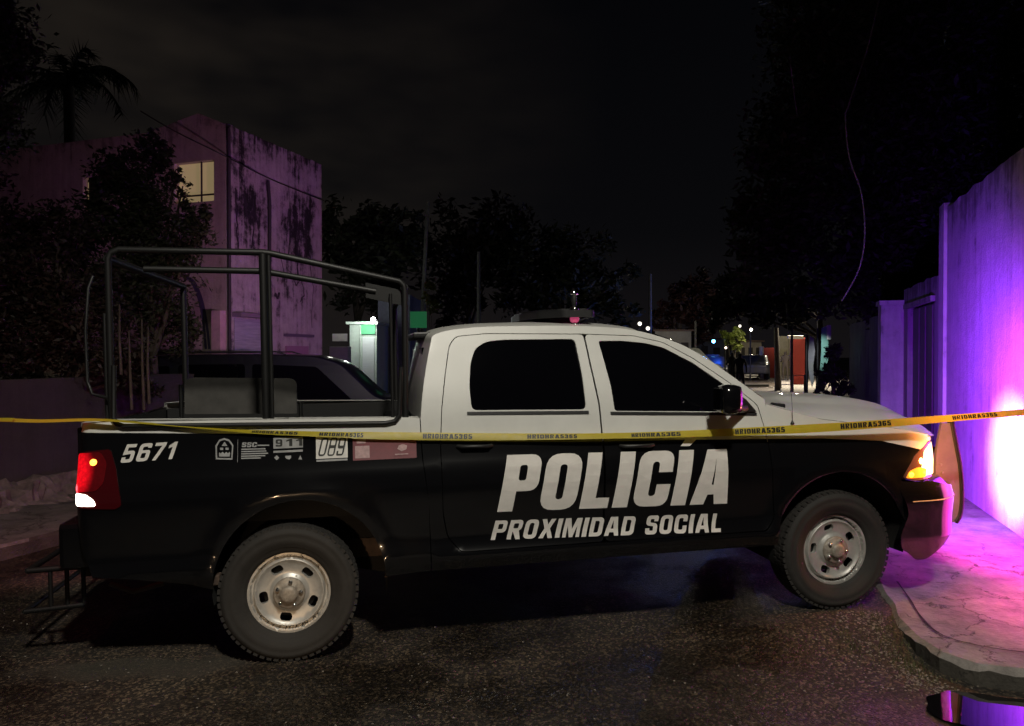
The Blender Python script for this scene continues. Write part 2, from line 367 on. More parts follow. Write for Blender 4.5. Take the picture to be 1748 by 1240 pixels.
ZS = [.30,.42,.50,.555,.60,.66,.74,.95,1.06,1.15,1.25,1.42,1.94]; YS = [.10,.035,.004,-.012,.006,.017,.014,.004,.018,.045,.07,.10,.272]
AR = (.09,.45,.49); AF = (3.62,.44,.485)
def Yb(x, z):
    y = hermite(z, ZS, YS)
    for c in (AR, AF):
        d = math.hypot(x-c[0], z-c[1]); y -= .013*math.exp(-((d-c[2]-.035)/.06)**2)*(1 if z > .3 else 0)
    return y
def wrap(u, u0, R):
    if u <= u0: return u, 0
    a = (u-u0)/R; return u0+R*math.sin(a), R*(1-math.cos(a))
def S(u, z):
    x, dy = wrap(u, 4.15, .40)
    if u < -1.04: a = (-1.04-u)/.09; return Vector((-1.04-.09*math.sin(a), Yb(u,z)+.09*(1-math.cos(a)), z))
    return Vector((x, Yb(min(u,4.15), z)+dy, z))
def SB(u, z):    # bumper: stands a little further out in front
    bul = .018*math.exp(-((z-.72)/.14)**2)
    x, dy = wrap(u, 4.29, .42+bul)
    return Vector((x+max(0,z-.70)*-.25, .018-bul+dy+max(0,(.42-z))*.25-.008*(z < .695), z))
def mir(F): return lambda u, z: (lambda p: Vector((p.x, WID-p.y, p.z)))(F(u, z))
BAND = [(-1.3,1.382),(-1.07,1.372),(-.11,1.327),(.82,1.283),(1.86,1.218),(2.66,1.177),(3.51,1.15),(3.95,1.116),(4.305,1.031),(4.9,.99)]
def arc(c, a0, a1, n=26): return [(c[0]+c[2]*math.cos(math.radians(a0+(a1-a0)*i/n)), c[1]+c[2]*math.sin(math.radians(a0+(a1-a0)*i/n))) for i in range(n+1)]

roofline = spline([(.812,1.375),(.837,1.575),(.893,1.831),(.937,1.905),(1.145,1.94),(1.454,1.947),(1.85,1.943),(2.175,1.921),(2.38,1.880),(2.58,1.807),(2.737,1.716),(2.889,1.602),(3.02,1.50),(3.119,1.425)], 6)
rdoor = [(1.03,.566),(.952,.66),(.928,.80),(.925,1.2),(.94,1.427),(.973,1.644),(1.010,1.829),(1.055,1.888),(1.259,1.904),(1.91,1.89),(1.928,1.695),(1.959,1.429),(1.966,1.17),(1.950,.807),(1.944,.566)]
fdoor = [(1.944,.566),(1.950,.807),(1.966,1.17),(1.959,1.429),(1.928,1.695),(1.91,1.89),(2.254,1.873),(2.456,1.825),(2.651,1.714),(2.881,1.547),(3.065,1.392),(3.105,1.217),(3.12,.9),(3.125,.64),(3.06,.562)]
opening = rdoor[:-6]+fdoor[5:]   # both doors' outline, clockwise
opening = [(1.03,.566),(.952,.66),(.928,.80),(.925,1.2),(.94,1.427),(.973,1.644),(1.010,1.829),(1.055,1.888),(1.259,1.904),(1.91,1.89),(2.254,1.873),(2.456,1.825),(2.651,1.714),(2.881,1.547),(3.065,1.392),(3.105,1.217),(3.12,.9),(3.125,.64),(3.06,.562)]
def sm(poly, r=.03): return dens(rnd(poly, r, 4), .04)
rwin = [(1.131,1.421),(1.124,1.566),(1.141,1.714),(1.177,1.807),(1.256,1.851),(1.372,1.860),(1.844,1.856),(1.852,1.774),(1.866,1.621),(1.870,1.400)]
fwin = [(2.004,1.841),(2.028,1.693),(2.051,1.539),(2.060,1.384),(3.035,1.345),(2.96,1.44),(2.825,1.545),(2.646,1.679),(2.452,1.787),(2.331,1.820),(2.168,1.838)]
zedge = ([3.0,3.12,3.28,3.40,3.53,3.75,3.97,4.15,4.33,4.5,4.8],[1.41,1.392,1.346,1.311,1.275,1.243,1.214,1.180,1.120,1.08,1.06])
def u_of(x): return x

for sd in (0, 1):
    F = S if sd == 0 else mir(S); FB = SB if sd == 0 else mir(SB); fl = bool(sd)
    # bed side with wheel arch
    out = [(-1.12,.93),(-1.12,1.425)]+[(-.985,1.437),(.75,1.391),(.806,1.385)]+[(.812,1.15),(.846,.872),(.848,.46)]+arc(AR, 0, 180)+[(-.52,.49),(-.80,.545),(-1.03,.575),(-1.10,.75)]
    out = dens(out, .045)
    skin('bed_side', out, [], F, [M['white'], M['black']], TR, rim=.035, split=dens(BAND,.05,False), flip=fl)
    # cab side: pillars, roof rail, sill
    o2 = roofline+[(3.14,1.20),(3.15,.9),(3.145,.46),(.856,.46),(.846,.872),(.818,1.15)]
    o2 = dens([(p[0],p[1]) for p in o2], .045)
    skin('cab_side', o2, [sm(opening,.03)], F, [M['white'], M['black']], TR, rim=.03, split=dens(BAND,.05,False), flip=fl)
    # doors
    for poly, win, nm in ((rdoor, rwin, 0), (fdoor, fwin, 1)):
        a = sm(shrink(poly, .0055), .03); wn = sm(win, .035 if nm == 0 else .02)
        d = skin('door', a, [wn], F, [M['white'], M['black']], TR, rim=.03, split=dens(BAND,.05,False), flip=fl, label=('near ' if not sd else 'far ')+('front' if nm else 'rear')+' door')
        skin('window', wn, [], F, M['glass'], d, rim=0, off=-.014, flip=fl)
        sl = [(1.10,1.392),(1.10,1.412),(1.885,1.391),(1.885,1.370)] if nm == 0 else [(2.03,1.360),(2.03,1.380),(3.05,1.338),(3.05,1.318)]
        skin('window_sill', dens(sl,.05), [], F, M['trim'], d, rim=.012, off=.005, flip=fl)
        hd = (1.03,1.245,1.192,1.218) if nm == 0 else (2.075,2.30,1.150,1.176)
        hb = MB(); pts = [F(u, hd[2]+.013-(u-hd[0])*.02)+Vector((0,(-1 if not sd else 1)*k,0)) for u, k in ((hd[0],.002),(hd[0]+.03,.035),(hd[1]-.03,.035),(hd[1],.002))]
        hb.tube(pts, .012, 8); hb.build('handle', M['trim'], d)
    # front fender
    o3 = [(3.15,.46)]+[p for p in arc(AF, 176, 14)]+[(4.09,.70),(4.085,.85),(4.195,1.018),(4.36,1.088),(4.60,1.095)]
    o3 += [(4.60,1.12),(4.35,1.140),(4.15,1.180),(3.97,1.214),(3.75,1.243),(3.53,1.275),(3.40,1.311),(3.28,1.346),(3.125,1.392),(3.118,1.20),(3.134,.9)]
    skin('front_fender', dens(o3,.045), [], F, [M['white'], M['black']], TR, rim=.03, split=dens(BAND,.05,False), flip=fl)
    # headlight
    hl = dens(rnd([(4.092,.861),(4.20,1.012),(4.365,1.080),(4.62,1.085),(4.62,.845),(4.37,.835),(4.18,.829)], .03), .03)
    h = skin('headlight', hl, [], F, M['lensd'], TR, rim=.03, off=-.004, flip=fl)
    skin('lit_lens', dens(rnd([(4.235,.862),(4.29,1.03),(4.38,1.068),(4.60,1.072),(4.60,.852)], .02), .03), [], F, M['hlens'], h, rim=0, off=-.001, flip=fl)
    def bulb(nm, u, z, r, m, par, ins=.012):
        p = F(u, z)+Vector((0, ins if not sd else -ins, 0)); b = MB(); b.lathe([(r*math.sin(a), r*math.cos(a)) for a in [PI*i/8 for i in range(9)]], 16, Matrix.Translation(p)); return b.build(nm, m, par)
    skin('signal_lens', dens(rnd([(4.115,.852),(4.30,.848),(4.31,.905),(4.22,.925),(4.150,.905)], .02), .03), [], F, M['amberl'], h, rim=0, off=.001, flip=fl)
    bulb('signal_bulb', 4.160, .876, .020, M['amber'], h, .006)
    # taillight
    tl = dens(rnd([(-1.10,.960),(-1.12,1.10),(-1.12,1.262),(-.940,1.275),(-.905,1.163),(-.868,.965),(-.90,.945)], .02), .03)
    t = skin('taillight', tl, [], F, M['redk'], TR, rim=.02, off=.006, flip=fl)
    skin('lit_lens', dens(rnd([(-1.118,1.045),(-1.118,1.255),(-.99,1.262),(-.955,1.20),(-.965,1.09),(-1.0,1.05)],.02),.03), [], F, M['red'], t, rim=0, off=.009, flip=fl)
    skin('reverse_lens', dens(rnd([(-1.112,.972),(-1.118,1.04),(-1.055,1.035),(-1.01,1.0),(-1.0,.968)],.015),.03), [], F, M['rev'], t, rim=0, off=.009, flip=fl)
    bulb('brake_bulb', -1.025, 1.205, .021, M['redhot'], t, 0)
    # inner bed wall, rail cap
    y0, y1 = (.145,.165) if sd == 0 else (WID-.165, WID-.145)
    ya, yb = (.094,.162) if sd == 0 else (WID-.162, WID-.094)
    rc = MB(); n = 12
    for i in range(n):
        a = -1.10+i*1.90/n; b_ = a+1.90/n; za = interp(a,[-1.12,-.985,.8],[1.425,1.437,1.387]); zb = interp(b_,[-1.12,-.985,.8],[1.425,1.437,1.387])
        rc.quad((a,ya,za),(b_,ya,zb),(b_,yb,zb+.004),(a,yb,za+.004))
    rc.build('bed_rail', M['white'], TR)
    MB().box((-1.08,y0,.82),(.79,y1,1.43 if 0 else 1.385)).build('bed_wall', M['bed'], TR)
    # mirror
    ms = 1 if sd == 0 else -1; my = (lambda y: y) if sd == 0 else (lambda y: WID-y)
    mb = MB(); lo = (2.655, min(my(-.245),my(-.085)), 1.362); hi = (2.79, max(my(-.245),my(-.085)), 1.545); mb.box(lo, hi, .045)
    mo = mb.build('side_mirror', M['black'], TR)
    for p in mo.data.polygons: p.use_smooth = True
    MB().box((2.645, lo[1]+.03, 1.385), (2.654, hi[1]-.03, 1.525), .003).build('mirror_glass', M['glass'], mo)
    arm = MB(); arm.tube([(2.75,my(-.12),1.385),(2.84,my(-.02),1.375),(2.96,my(.08),1.372)], [.022,.026,.03], 10); arm.prism([(2.86,1.352),(3.045,1.345),(2.97,1.43),(2.86,1.50)], 'y', min(my(.07),my(.12)), max(my(.07),my(.12))); arm.build('mirror_arm', M['trim'], mo)

# cab top: rear panel, roof, windscreen lofted across
def loft(name, curve, B, m, e=2.6, n=18, parent=TR):
    vs = []; fs = []; P = [Vector(p) for p in curve]; k = len(P)
    for i, p in enumerate(P):
        t = (P[min(i+1,k-1)]-P[max(i-1,0)]).normalized(); nr = Vector((-t.y, t.x)); ya = Yb(2.0, p.y); b = B(i/(k-1))
        for j in range(n+1):
            v = j/n; v = .5-.5*math.cos(PI*v)*(.55)-.5*(2*(.5-v))*(.45) if 1 else v
            h = b*(1-abs(2*v-1)**e); q = p+nr*h; vs.append((q.x, ya+(WID-2*ya)*v, q.y))
    for i in range(k-1):
        for j in range(n): fs.append((i*(n+1)+j, i*(n+1)+j+1, (i+1)*(n+1)+j+1, (i+1)*(n+1)+j))
    b = MB(); b.add(vs, fs, True); return b.build(name, m, parent)
ir = 4*6; iw = 8*6-2
loft('cab_back', roofline[:13], lambda t: .035, M['white'])
loft('roof', roofline[12:iw], lambda t: .035+.02*t, M['white'])
loft('windscreen', roofline[iw-1:], lambda t: .055+.06*t, M['glass'])
b = MB(); b.box((.855,.45,1.50),(.872,1.55,1.82),.004); b.build('rear_window', M['glass'], TR)
MB().box((.800,.5,1.885),(.93,1.5,1.925),.012).build('rear_visor', M['trim'], TR)
MB().box((3.06,.14,1.32),(3.30,WID-.14,1.385),.01).build('cowl', M['trim'], TR)
# hood
vs = []; fs = []; nu, nv = 44, 34
TT = [0,.13,.4,.6,.8,.90,.96,1.0]; ZT = [1.392,1.385,1.368,1.350,1.300,1.245,1.19,1.10]
for i in range(nv+1):
    v = i/nv; y = .102+(WID-.204)*(.5-.5*math.cos(PI*v)); a = abs(y-1)/.898
    d_ = .898-abs(y-1); arcx = 4.15+math.sqrt(max(0,.16-(.4-d_)**2)) if d_ < .4 else 4.55+.05*(1-(abs(y-1)/.5)**2)
    xf = 4.345+(arcx-4.15)*.62; xr = 3.13+.22*(1-a**2.2)
    for j in range(nu+1):
        t = j/nu; x = xr+(xf-xr)*t; ze = interp(x, *zedge) if a > .999 else interp(3.13+(4.345-3.13)*t, *zedge)
        zt = hermite(t, TT, ZT); g = 1-a**3.2; bul = .030*(1/(1+math.exp((abs(y-1)-.50)/.022)))*min(1,t*6)*min(1,(1-t)*5)
        vs.append((x, y, ze+.003+(zt-ze)*g+bul))
for i in range(nv):
    for j in range(nu): a = i*(nu+1)+j; fs.append((a, a+1, a+nu+2, a+nu+1))
b = MB(); b.add(vs, fs, True); b.build('hood', M['white'], TR)
# antenna on the near fender, sitting at the hood line
p0 = S(3.304,1.262); b = MB(); b.lathe([(.014,0),(.014,.008),(.007,.02),(.002,.03)], 10, Matrix.Translation(p0+Vector((0,-.004,-.012)))); b.tube([p0+Vector((0,-.006,.01)), p0+Vector((.0,-.006,.09)), p0+Vector((-.03,0,.80))], [.002,.0014,.0007], 6); b.build('antenna', M['trim'], TR)

# front bumper, rear step
for sd in (0, 1):
    FB = SB if sd == 0 else mir(SB); fl = bool(sd)
    bo = dens(rnd([(4.066,.845),(4.16,.828),(4.36,.822),(4.55,.775),(4.95,.745),(4.95,.52),(4.60,.44),(4.30,.268),(4.22,.268),(4.15,.33),(4.10,.35),(4.07,.44),(4.135,.60)], .03), .04)
    skin('bumper_corner', bo, [], FB, M['black'], TR, rim=.04, off=0, flip=fl, grid=.035)
for F_, nm_ in ((SB,0),(mir(SB),1)): skin('bumper_seam_glint', dens([(4.16,.688),(4.90,.688),(4.90,.696),(4.16,.696)],.04), [], F_, M['hub'], TR, rim=.004, off=.004, flip=bool(nm_))  # pale strip standing in for the reflected line along the bumper seam
b = MB(); b.box((4.50,.42,.28),(4.74,1.58,.80),.03); b.build('front_bumper', M['black'], TR)
b = MB()
vs = []
for i in range(17):   # top shelf of the bumper, following the corner
    y = .04+(WID-.08)*i/16; a = abs(y-1)/.96; xo = 4.28+.42*math.sqrt(max(0,1-a**4)); vs += [(4.10+.1*(1-a), y, .845), (xo-.03, y, .815), (xo+.055, y, .738)]
fs = []
for i in range(16): fs += [(i*3,i*3+1,i*3+4,i*3+3),(i*3+1,i*3+2,i*3+5,i*3+4)]
b.add(vs, fs, True); b.build('bumper_top', M['black'], TR)
b = MB(); b.box((4.30,.36,.84),(4.46,1.64,1.10),.02); g = b.build('grille', M['trim'], TR)
b = MB(); b.box((4.455,.97,.85),(4.475,1.03,1.09)); b.box((4.455,.38,.95),(4.474,1.62,.99)); b.build('grille_bars', M['chrome'], g)
# push bumper: two upright plates with rubber strips joined by cross bars
PO = [(4.70,.425),(4.86,.415),(4.895,.46),(4.915,.60),(4.905,.82),(4.872,1.0),(4.838,1.172),(4.75,1.172),(4.725,1.08),(4.70,.95),(4.69,.80)]
STR = [(4.835,1.185),(4.872,1.0),(4.906,.82),(4.916,.60),(4.898,.47),(4.862,.415)]
for y in (.40, 1.54):
    pl = MB().prism(PO, 'y', y, y+.022).build('push_plate', M['plate'], TR)
    for x, z in ((4.735,.86),(4.745,.80),(4.74,.74)):
        MB().tube([(x,y-.008,z),(x,y,z)], .010, 8).build('bolt', M['hub'], pl)
    s_ = MB(); pp_ = spline([(p[0],y+.011,p[1]) for p in STR], 5)
    for i in range(len(pp_)-1):
        a_, b_ = Vector(pp_[i]), Vector(pp_[i+1])
    s_.tube(pp_, .024, 8); s_.build('rubber_strip', M['rubber'], pl)
b = MB(); b.tube([(4.80,.42,.62),(4.80,1.55,.62)], .03, 12); b.tube([(4.80,.42,.95),(4.80,1.55,.95)], .025, 12); b.box((4.55,.60,.55),(4.79,.66,.66)); b.box((4.55,1.34,.55),(4.79,1.40,.66)); b.build('push_bar', M['tube'], TR)
# rear bumper and tubular step behind it
b = MB(); b.box((-1.24,.10,.60),(-1.06,WID-.10,.86),.03); b.build('rear_bumper', M['black'], TR)
b = MB()
for y in (.35, 1.60):
    b.tube([(-1.18,y,.55),(-1.50,y,.545)], .018, 8); b.tube([(-1.20,y,.32),(-1.52,y,.305)], .016, 8)
    for x in (-1.20,-1.29,-1.38): b.tube([(x,y,.55),(x,y,.32)], .013, 8)
b.tube([(-1.50,.35,.545),(-1.50,1.60,.545)], .018, 8); b.tube([(-1.52,.35,.305),(-1.52,1.60,.305)], .016, 8)
b.build('rear_step', M['tube'], TR)
MB().box((-1.13,.12,.86),(-1.085,WID-.12,1.40),.012).build('tailgate', M['black'], TR)
# underbody
b = MB(); b.box((.62,.16,.47),(3.08,WID-.16,1.30)); b.box((-1.04,.50,.62),(.62,WID-.50,.82)); b.box((3.08,.52,.55),(4.30,WID-.52,1.10)); b.box((.86,.16,1.30),(3.05,WID-.16,1.34)); b.build('body_shell', M['dark'], TR)
b = MB(); b.box((-1.06,.15,.80),(.80,WID-.15,.835)); b.box((.775,.15,.83),(.80,WID-.15,1.38)); b.build('bed_floor', M['bed'], TR)
b = MB(); b.box((-1.25,.45,.46),(4.2,.55,.58)); b.box((-1.25,1.45,.46),(4.2,1.55,.58)); b.tube([(.01,.25,.40),(.01,1.75,.40)], .05); b.lathe([(0,-.14),(.10,-.12),(.15,0),(.10,.12),(0,.14)], 20, Matrix.Translation((.01,1.0,.40))@Matrix.Rotation(PI/2,4,'X')); b.tube([(3.61,.25,.38),(3.61,1.75,.38)], .04); b.build('chassis', M['under'], TR)
MB().box((-.52,.07,.455),(-.375,.14,.515),.008).build('underbody_bracket', M['under'], TR)
MB().tube([(-.98,.12,.50),(-.86,.13,.44),(-.70,.15,.47)], .016, 8).build('underbody_bracket', M['under'], TR)
MB().prism([(.57,.425),(.72,.455),(.78,.475),(.60,.475)], 'y', .07, .12).build('underbody_bracket', M['under'], TR)
for c in (AR, AF):
    for sd in (0, 1):
        ya, yb = (.03,.47) if sd == 0 else (WID-.47, WID-.03); r = c[2]+.012; b = MB(); vs = []; fs = []; n = 28
        for i in range(n+1):
            a = math.radians(-12+204*i/n); x = c[0]+r*math.cos(a); z = c[1]+r*math.sin(a); vs += [(x,ya,z),(x,yb,z)]
        for i in range(n): fs.append((2*i,2*i+1,2*i+3,2*i+2))
        b.add(vs, fs, True); yc = yb if sd == 0 else ya; m0 = len(vs)
        b.add([(c[0],yc,c[1])]+[vs[2*i+(1 if sd == 0 else 0)] for i in range(n+1)], [(0,i+1,i+2) for i in range(n)]); b.build('wheel_well', M['dark'], TR)
# side sill highlight strip
# wheels -----------------------------------------------------------
def prof_r(r):
    return hermite(r, [0,.030,.048,.056,.070,.095,.108,.120,.175,.186,.196,.203,.209,.219,.227,.240], [.018,.018,.024,.040,.040,.046,.066,.070,.062,.056,.046,.052,.086,.088,.044,.046])
def make_wheel(rot0, far=False):
    root = empty('wheel'); root.parent = TR
    b = MB(); P = [(.236,.055),(.245,.030),(.262,.018),(.280,.012),(.283,.008),(.300,.006),(.303,.003),(.330,.001),(.352,.006),(.356,.003),(.372,.010),(.384,.020),(.393,.034),(.400,.055),(.402,.09),(.402,.18),(.400,.215),(.390,.245),(.36,.262),(.30,.27),(.236,.225)]
    b.lathe(P, 96, Matrix.Rotation(-PI/2, 4, 'X'))
    # shoulder lugs
    for i in range(60):
        a = 2*PI*i/60; mt = Matrix.Rotation(a, 4, 'Y'); b.box((-.014,.024,.372),(.014,.062,.4030), 0, mt)
    for row, y0 in ((0,.085),(1,.135),(2,.185)):
        for i in range(54):
            a = 2*PI*(i+.3*row)/54; mt = Matrix.Rotation(a, 4, 'Y'); b.box((-.014,y0-.02,.39),(.014,y0+.02,.4042), 0, mt)
    b.build('tyre', M['tyre'], root)
    def SR(u, v): r = math.hypot(u, v); return Vector((u, prof_r(min(r,.24)), v))
    def slot(a):
        q = rnd([(-.035,-.024),(.035,-.024),(.035,.024),(-.035,.024)], .022, 5); ca, sa = math.cos(a), math.sin(a)
        return [((.150+y)*ca - x*sa, (.150+y)*sa + x*ca) for x, y in q]
    ring = lambda r, n: [(r*math.cos(2*PI*i/n), r*math.sin(2*PI*i/n)) for i in range(n)]
    ex = []
    for r, n in ((.030,14),(.048,20),(.052,20),(.056,24),(.070,28),(.095,36),(.108,40),(.120,44),(.181,64),(.186,64),(.191,64),(.196,70),(.200,70),(.204,70),(.209,70),(.214,72),(.219,72),(.224,74),(.228,74),(.232,74)): ex += ring(r, n)
    skin('rim', ring(.240, 80), [slot(math.radians(rot0+72*i)) for i in range(5)], SR, M['rim'], root, grid=.03, rim=.03, extra=ex)
    b = MB(); b.lathe([(.235,.06),(.215,.12),(.212,.24)], 40, Matrix.Rotation(-PI/2,4,'X')); b.lathe([(0,.105),(.155,.105),(.158,.12),(.155,.13),(0,.13)], 40, Matrix.Rotation(-PI/2,4,'X')); b.build('brake_disc', M['dark'], root)
    b = MB()
    b.lathe([(.094,.044),(.092,.034),(.080,.028),(.052,.026),(.050,.010),(.046,.002),(.030,-.004),(0,-.005)], 40, Matrix.Rotation(-PI/2,4,'X'))
    h = b.build('hub_cap', M['hub'], root)
    for i in range(5):
        a = math.radians(rot0+36+72*i); x, z = .071*math.cos(a), .071*math.sin(a)
        MB().lathe([(.013,.030),(.013,.012),(.008,.006),(0,.005)], 6, Matrix.Translation((x,0,z))@Matrix.Rotation(-PI/2,4,'X')).build('lug_nut', M['chrome'], root)
    return root
for x, rot in ((.012,-27),(3.618,30)):
    wn = make_wheel(rot); wn.location = (x,.036,.376)
    wf_ = copy_tree(wn, TR); wf_.location = (x, WID-.036, .376); wf_.rotation_euler = (0,0,PI)

# cage over the bed --------------------------------------------------
y = .125
b = MB()
b.tube([(-.945,y,1.42),(-.942,y,2.36),(-.925,y,2.395),(-.88,y,2.412),(-.10,y,2.400),(-.05,y,2.394),(.70,y,2.228),(.728,y,2.205),(.735,y,2.17),(.722,y,1.39)], .0195, 12)
cg = b.build('bed_cage', M['tube'], TR)
def part(pts, r, nm, par, m='tube', seg=10): return MB().tube(pts, r, seg).build(nm, M[m], par)
part([(-.76,y+.03,2.305),(-.10,y+.03,2.292),(.56,y+.03,2.168)], .019, 'rail', cg)
part([(-.915,.085,1.75),(-.925,.085,1.45),(-.905,.080,1.415),(-.87,.078,1.402),(.60,.078,1.362),(.655,.080,1.372),(.685,.085,1.41),(.70,.09,1.7)], .015, 'rail', cg)
part([(-.098,y,1.40),(-.095,y,2.39)], .023, 'post', cg); part([(-.062,y-.012,1.41),(-.060,y-.012,2.38)], .012, 'post', cg)
MB().box((-.20,.11,1.396),(.03,.20,1.412),.003).build('base_plate', M['tube'], cg)
part([(-.985,y+.05,1.44),(-.985,y+.05,2.05)], .011, 'post', cg)
part([(-.945,.125,2.36),(-.945,WID-.125,2.36)], .024, 'rail', cg); part([(.733,.125,2.19),(.733,WID-.125,2.19)], .024, 'rail', cg)
for x in (-.945,.728): part([(x,WID-.125,1.39),(x,WID-.125,2.19 if x > 0 else 2.36)], .024, 'post', cg)
part([(.645,y,1.39),(.648,y,2.15)], .011, 'post', cg)
b = MB(); b.prism([(.50,2.13),(.72,2.08),(.72,2.205),(.50,2.245)], 'y', y+.028, y+.032); b.build('gusset', M['tube'], cg)
part([(-1.055,.22,2.27),(-1.075,.20,2.20),(-1.09,.18,1.95),(-1.088,.18,1.66),(-1.06,.17,1.585),(-.96,.13,1.56)], .009, 'grab_handle', cg)
# bench down the middle of the bed
b = MB(); b.prism(rnd([(-.755,1.395),(-.005,1.372),(-.002,1.622),(-.75,1.648)], [.01,.01,.06,.06]), 'y', .99, 1.03); bn = b.build('bench_back', M['bench'], TR)
b = MB(); b.box((-.80,.80,1.10),(.05,1.22,1.14),.01); b.build('bench_seat', M['bench'], TR)
for x in (-.78, .02): MB().tube([(x,1.01,.84),(x,1.01,1.60 if x < 0 else 1.45)], .014, 8).build('bench_leg', M['tube'], TR)

# roof equipment: flat light bar across the roof and a camera mast
b = MB(); Ls = [(2.02,.36),(2.00,.34),(1.80,.36),(1.66,.50),(1.60,.85),(1.60,1.15),(1.66,1.50),(1.80,1.64),(2.02,1.64),(2.06,1.2),(2.07,1.0),(2.06,.8)]
b.prism(rnd(Ls,.03), 'z', 2.005, 2.052); b.prism(rnd([(p[0]*.9+.18, 1+(p[1]-1)*.9) for p in Ls],.03), 'z', 2.052, 2.066)
lb = b.build('light_bar', M['trim'], TR)
for y in (.55, 1.40): MB().box((1.76,y,1.955),(1.90,y+.05,2.004)).build('mounting_foot', M['trim'], lb)
b = MB(); mt = Matrix.Translation((1.89,.40,1.945)); b.lathe([(.028,0),(.028,.02),(.012,.026),(.012,.075),(.020,.085),(.030,.10),(.034,.115),(.030,.132),(.012,.138),(.012,.208),(.021,.21),(.026,.216),(.026,.226),(.018,.24),(.010,.258),(0,.262)], 20, mt); cm = b.build('camera_mast', M['chrome'], TR)
MB().lathe([(.020,.026),(.030,.034),(.033,.05),(.030,.066),(.020,.076)], 20, mt).build('beacon', M['beacon'], cm)
MB().lathe([(.016,.138),(.020,.146),(.020,.20),(.016,.212)], 20, mt).build('camera_housing', M['rubber'], cm)

# livery -------------------------------------------------------------
def onside(BL, BR, TL, TR_, off=.003):
    def T(u, v):
        x = (BL[0]*(1-u)+BR[0]*u)*(1-v)+(TL[0]*(1-u)+TR_[0]*u)*v; z = (BL[1]*(1-u)+BR[1]*u)*(1-v)+(TL[1]*(1-u)+TR_[1]*u)*v
        return S(x, z)+Vector((0,-off,0))
    return T
text_mesh('POLICÍA', M['vinyl'], 'lettering', TR, onside((1.262,.796),(2.790,.757),(1.338,1.140),(2.868,1.111)), t=.265, h=.19, gap=.085, label='large white slanted word POLICÍA')
text_mesh('PROXIMIDAD SOCIAL', M['vinyl'], 'lettering', TR, onside((1.218,.625),(2.734,.577),(1.252,.742),(2.760,.694)), t=.215, h=.19, gap=.13, label='smaller white slanted words PROXIMIDAD SOCIAL')
text_mesh('5671', M['vinyl'], 'lettering', TR, onside((-.888,1.196),(-.612,1.206),(-.858,1.298),(-.582,1.302)), t=.20, h=.18, gap=.16, label='white slanted unit number 5671')
def rect(nm, x0, x1, z0, z1, m, r=0, off=.003, holes=(), parent=TR, **kw):
    q = [(x0,z0),(x1,z0),(x1,z1),(x0,z1)]; q = rnd(q, r) if r else q
    return skin(nm, dens(q,.03), [list(h) for h in holes], S, m, parent, rim=0, off=off, grid=.04, **kw)
# state crest: outlined shield with arch
cr_ = [(-.375,1.192),(-.283,1.186),(-.279,1.268),(-.30,1.300),(-.330,1.312),(-.358,1.303),(-.378,1.27)]
c_in = [(p[0]*.84-.328*.16+.0, p[1]*.84+1.245*.16) for p in cr_]
skin('crest_decal', dens(cr_,.02), [dens(c_in,.02)], S, M['vinyl2'], TR, rim=0, off=.003)
skin('crest_decal', dens([(-.357,1.207),(-.300,1.204),(-.296,1.222),(-.300,1.232),(-.308,1.222),(-.318,1.233),(-.328,1.222),(-.338,1.234),(-.348,1.224),(-.358,1.232)],.02), [], S, M['vinyl2'], TR, rim=0, off=.003)
for q in ([(-.352,1.244),(-.335,1.243),(-.335,1.256),(-.352,1.258)],[(-.322,1.243),(-.305,1.242),(-.305,1.256),(-.322,1.256)],[(-.345,1.266),(-.312,1.265),(-.328,1.290)]): skin('crest_decal', dens(q,.02), [], S, M['vinyl2'], TR, rim=0, off=.003)
rect('divider_decal', -.256,-.254,1.170,1.300, M['vinyl2'])
text_mesh('SSC', M['vinyl2'], 'lettering', TR, onside((-.233,1.255),(-.150,1.252),(-.229,1.283),(-.146,1.280)), t=.24, gap=.1)
b = MB()
for i, (x1, z) in enumerate(((-.078,1.262),(-.10,1.243),(-.095,1.230),(-.085,1.217),(-.10,1.204),(-.125,1.192))):
    x0 = -.235 if i else -.145; T = onside((x0,z-.0035),(x1,z-.006),(x0,z+.0035),(x1,z+.001)); b.quad(T(0,0),T(1,0),T(1,1),T(0,1))
b.build('small_print_decal', M['vinyl2'], TR)
# 911 panel
sk = MB()
rect('number_panel', -.055,.113,1.238,1.300, M['vinyl2'])
for i, ch in enumerate('911'):
    x0 = -.050+.057*i; text_mesh(ch, M['tapek'], 'lettering', TR, onside((x0+.008,1.250),(x0+.046,1.250),(x0+.008,1.292),(x0+.046,1.292), .005), t=.2)
rect('number_panel', -.055,.113,1.214,1.226, M['vinyl2'])
for q in ([(-.050,1.186),(-.036,1.171),(-.022,1.185),(-.036,1.200)],[(.012,1.186),(.020,1.176),(.036,1.172),(.046,1.182),(.046,1.194),(.014,1.195)],[(.086,1.170),(.108,1.169),(.098,1.194)]): skin('symbol_decal', dens(q,.03), [], S, M['vinyl2'], TR, rim=0, off=.003)
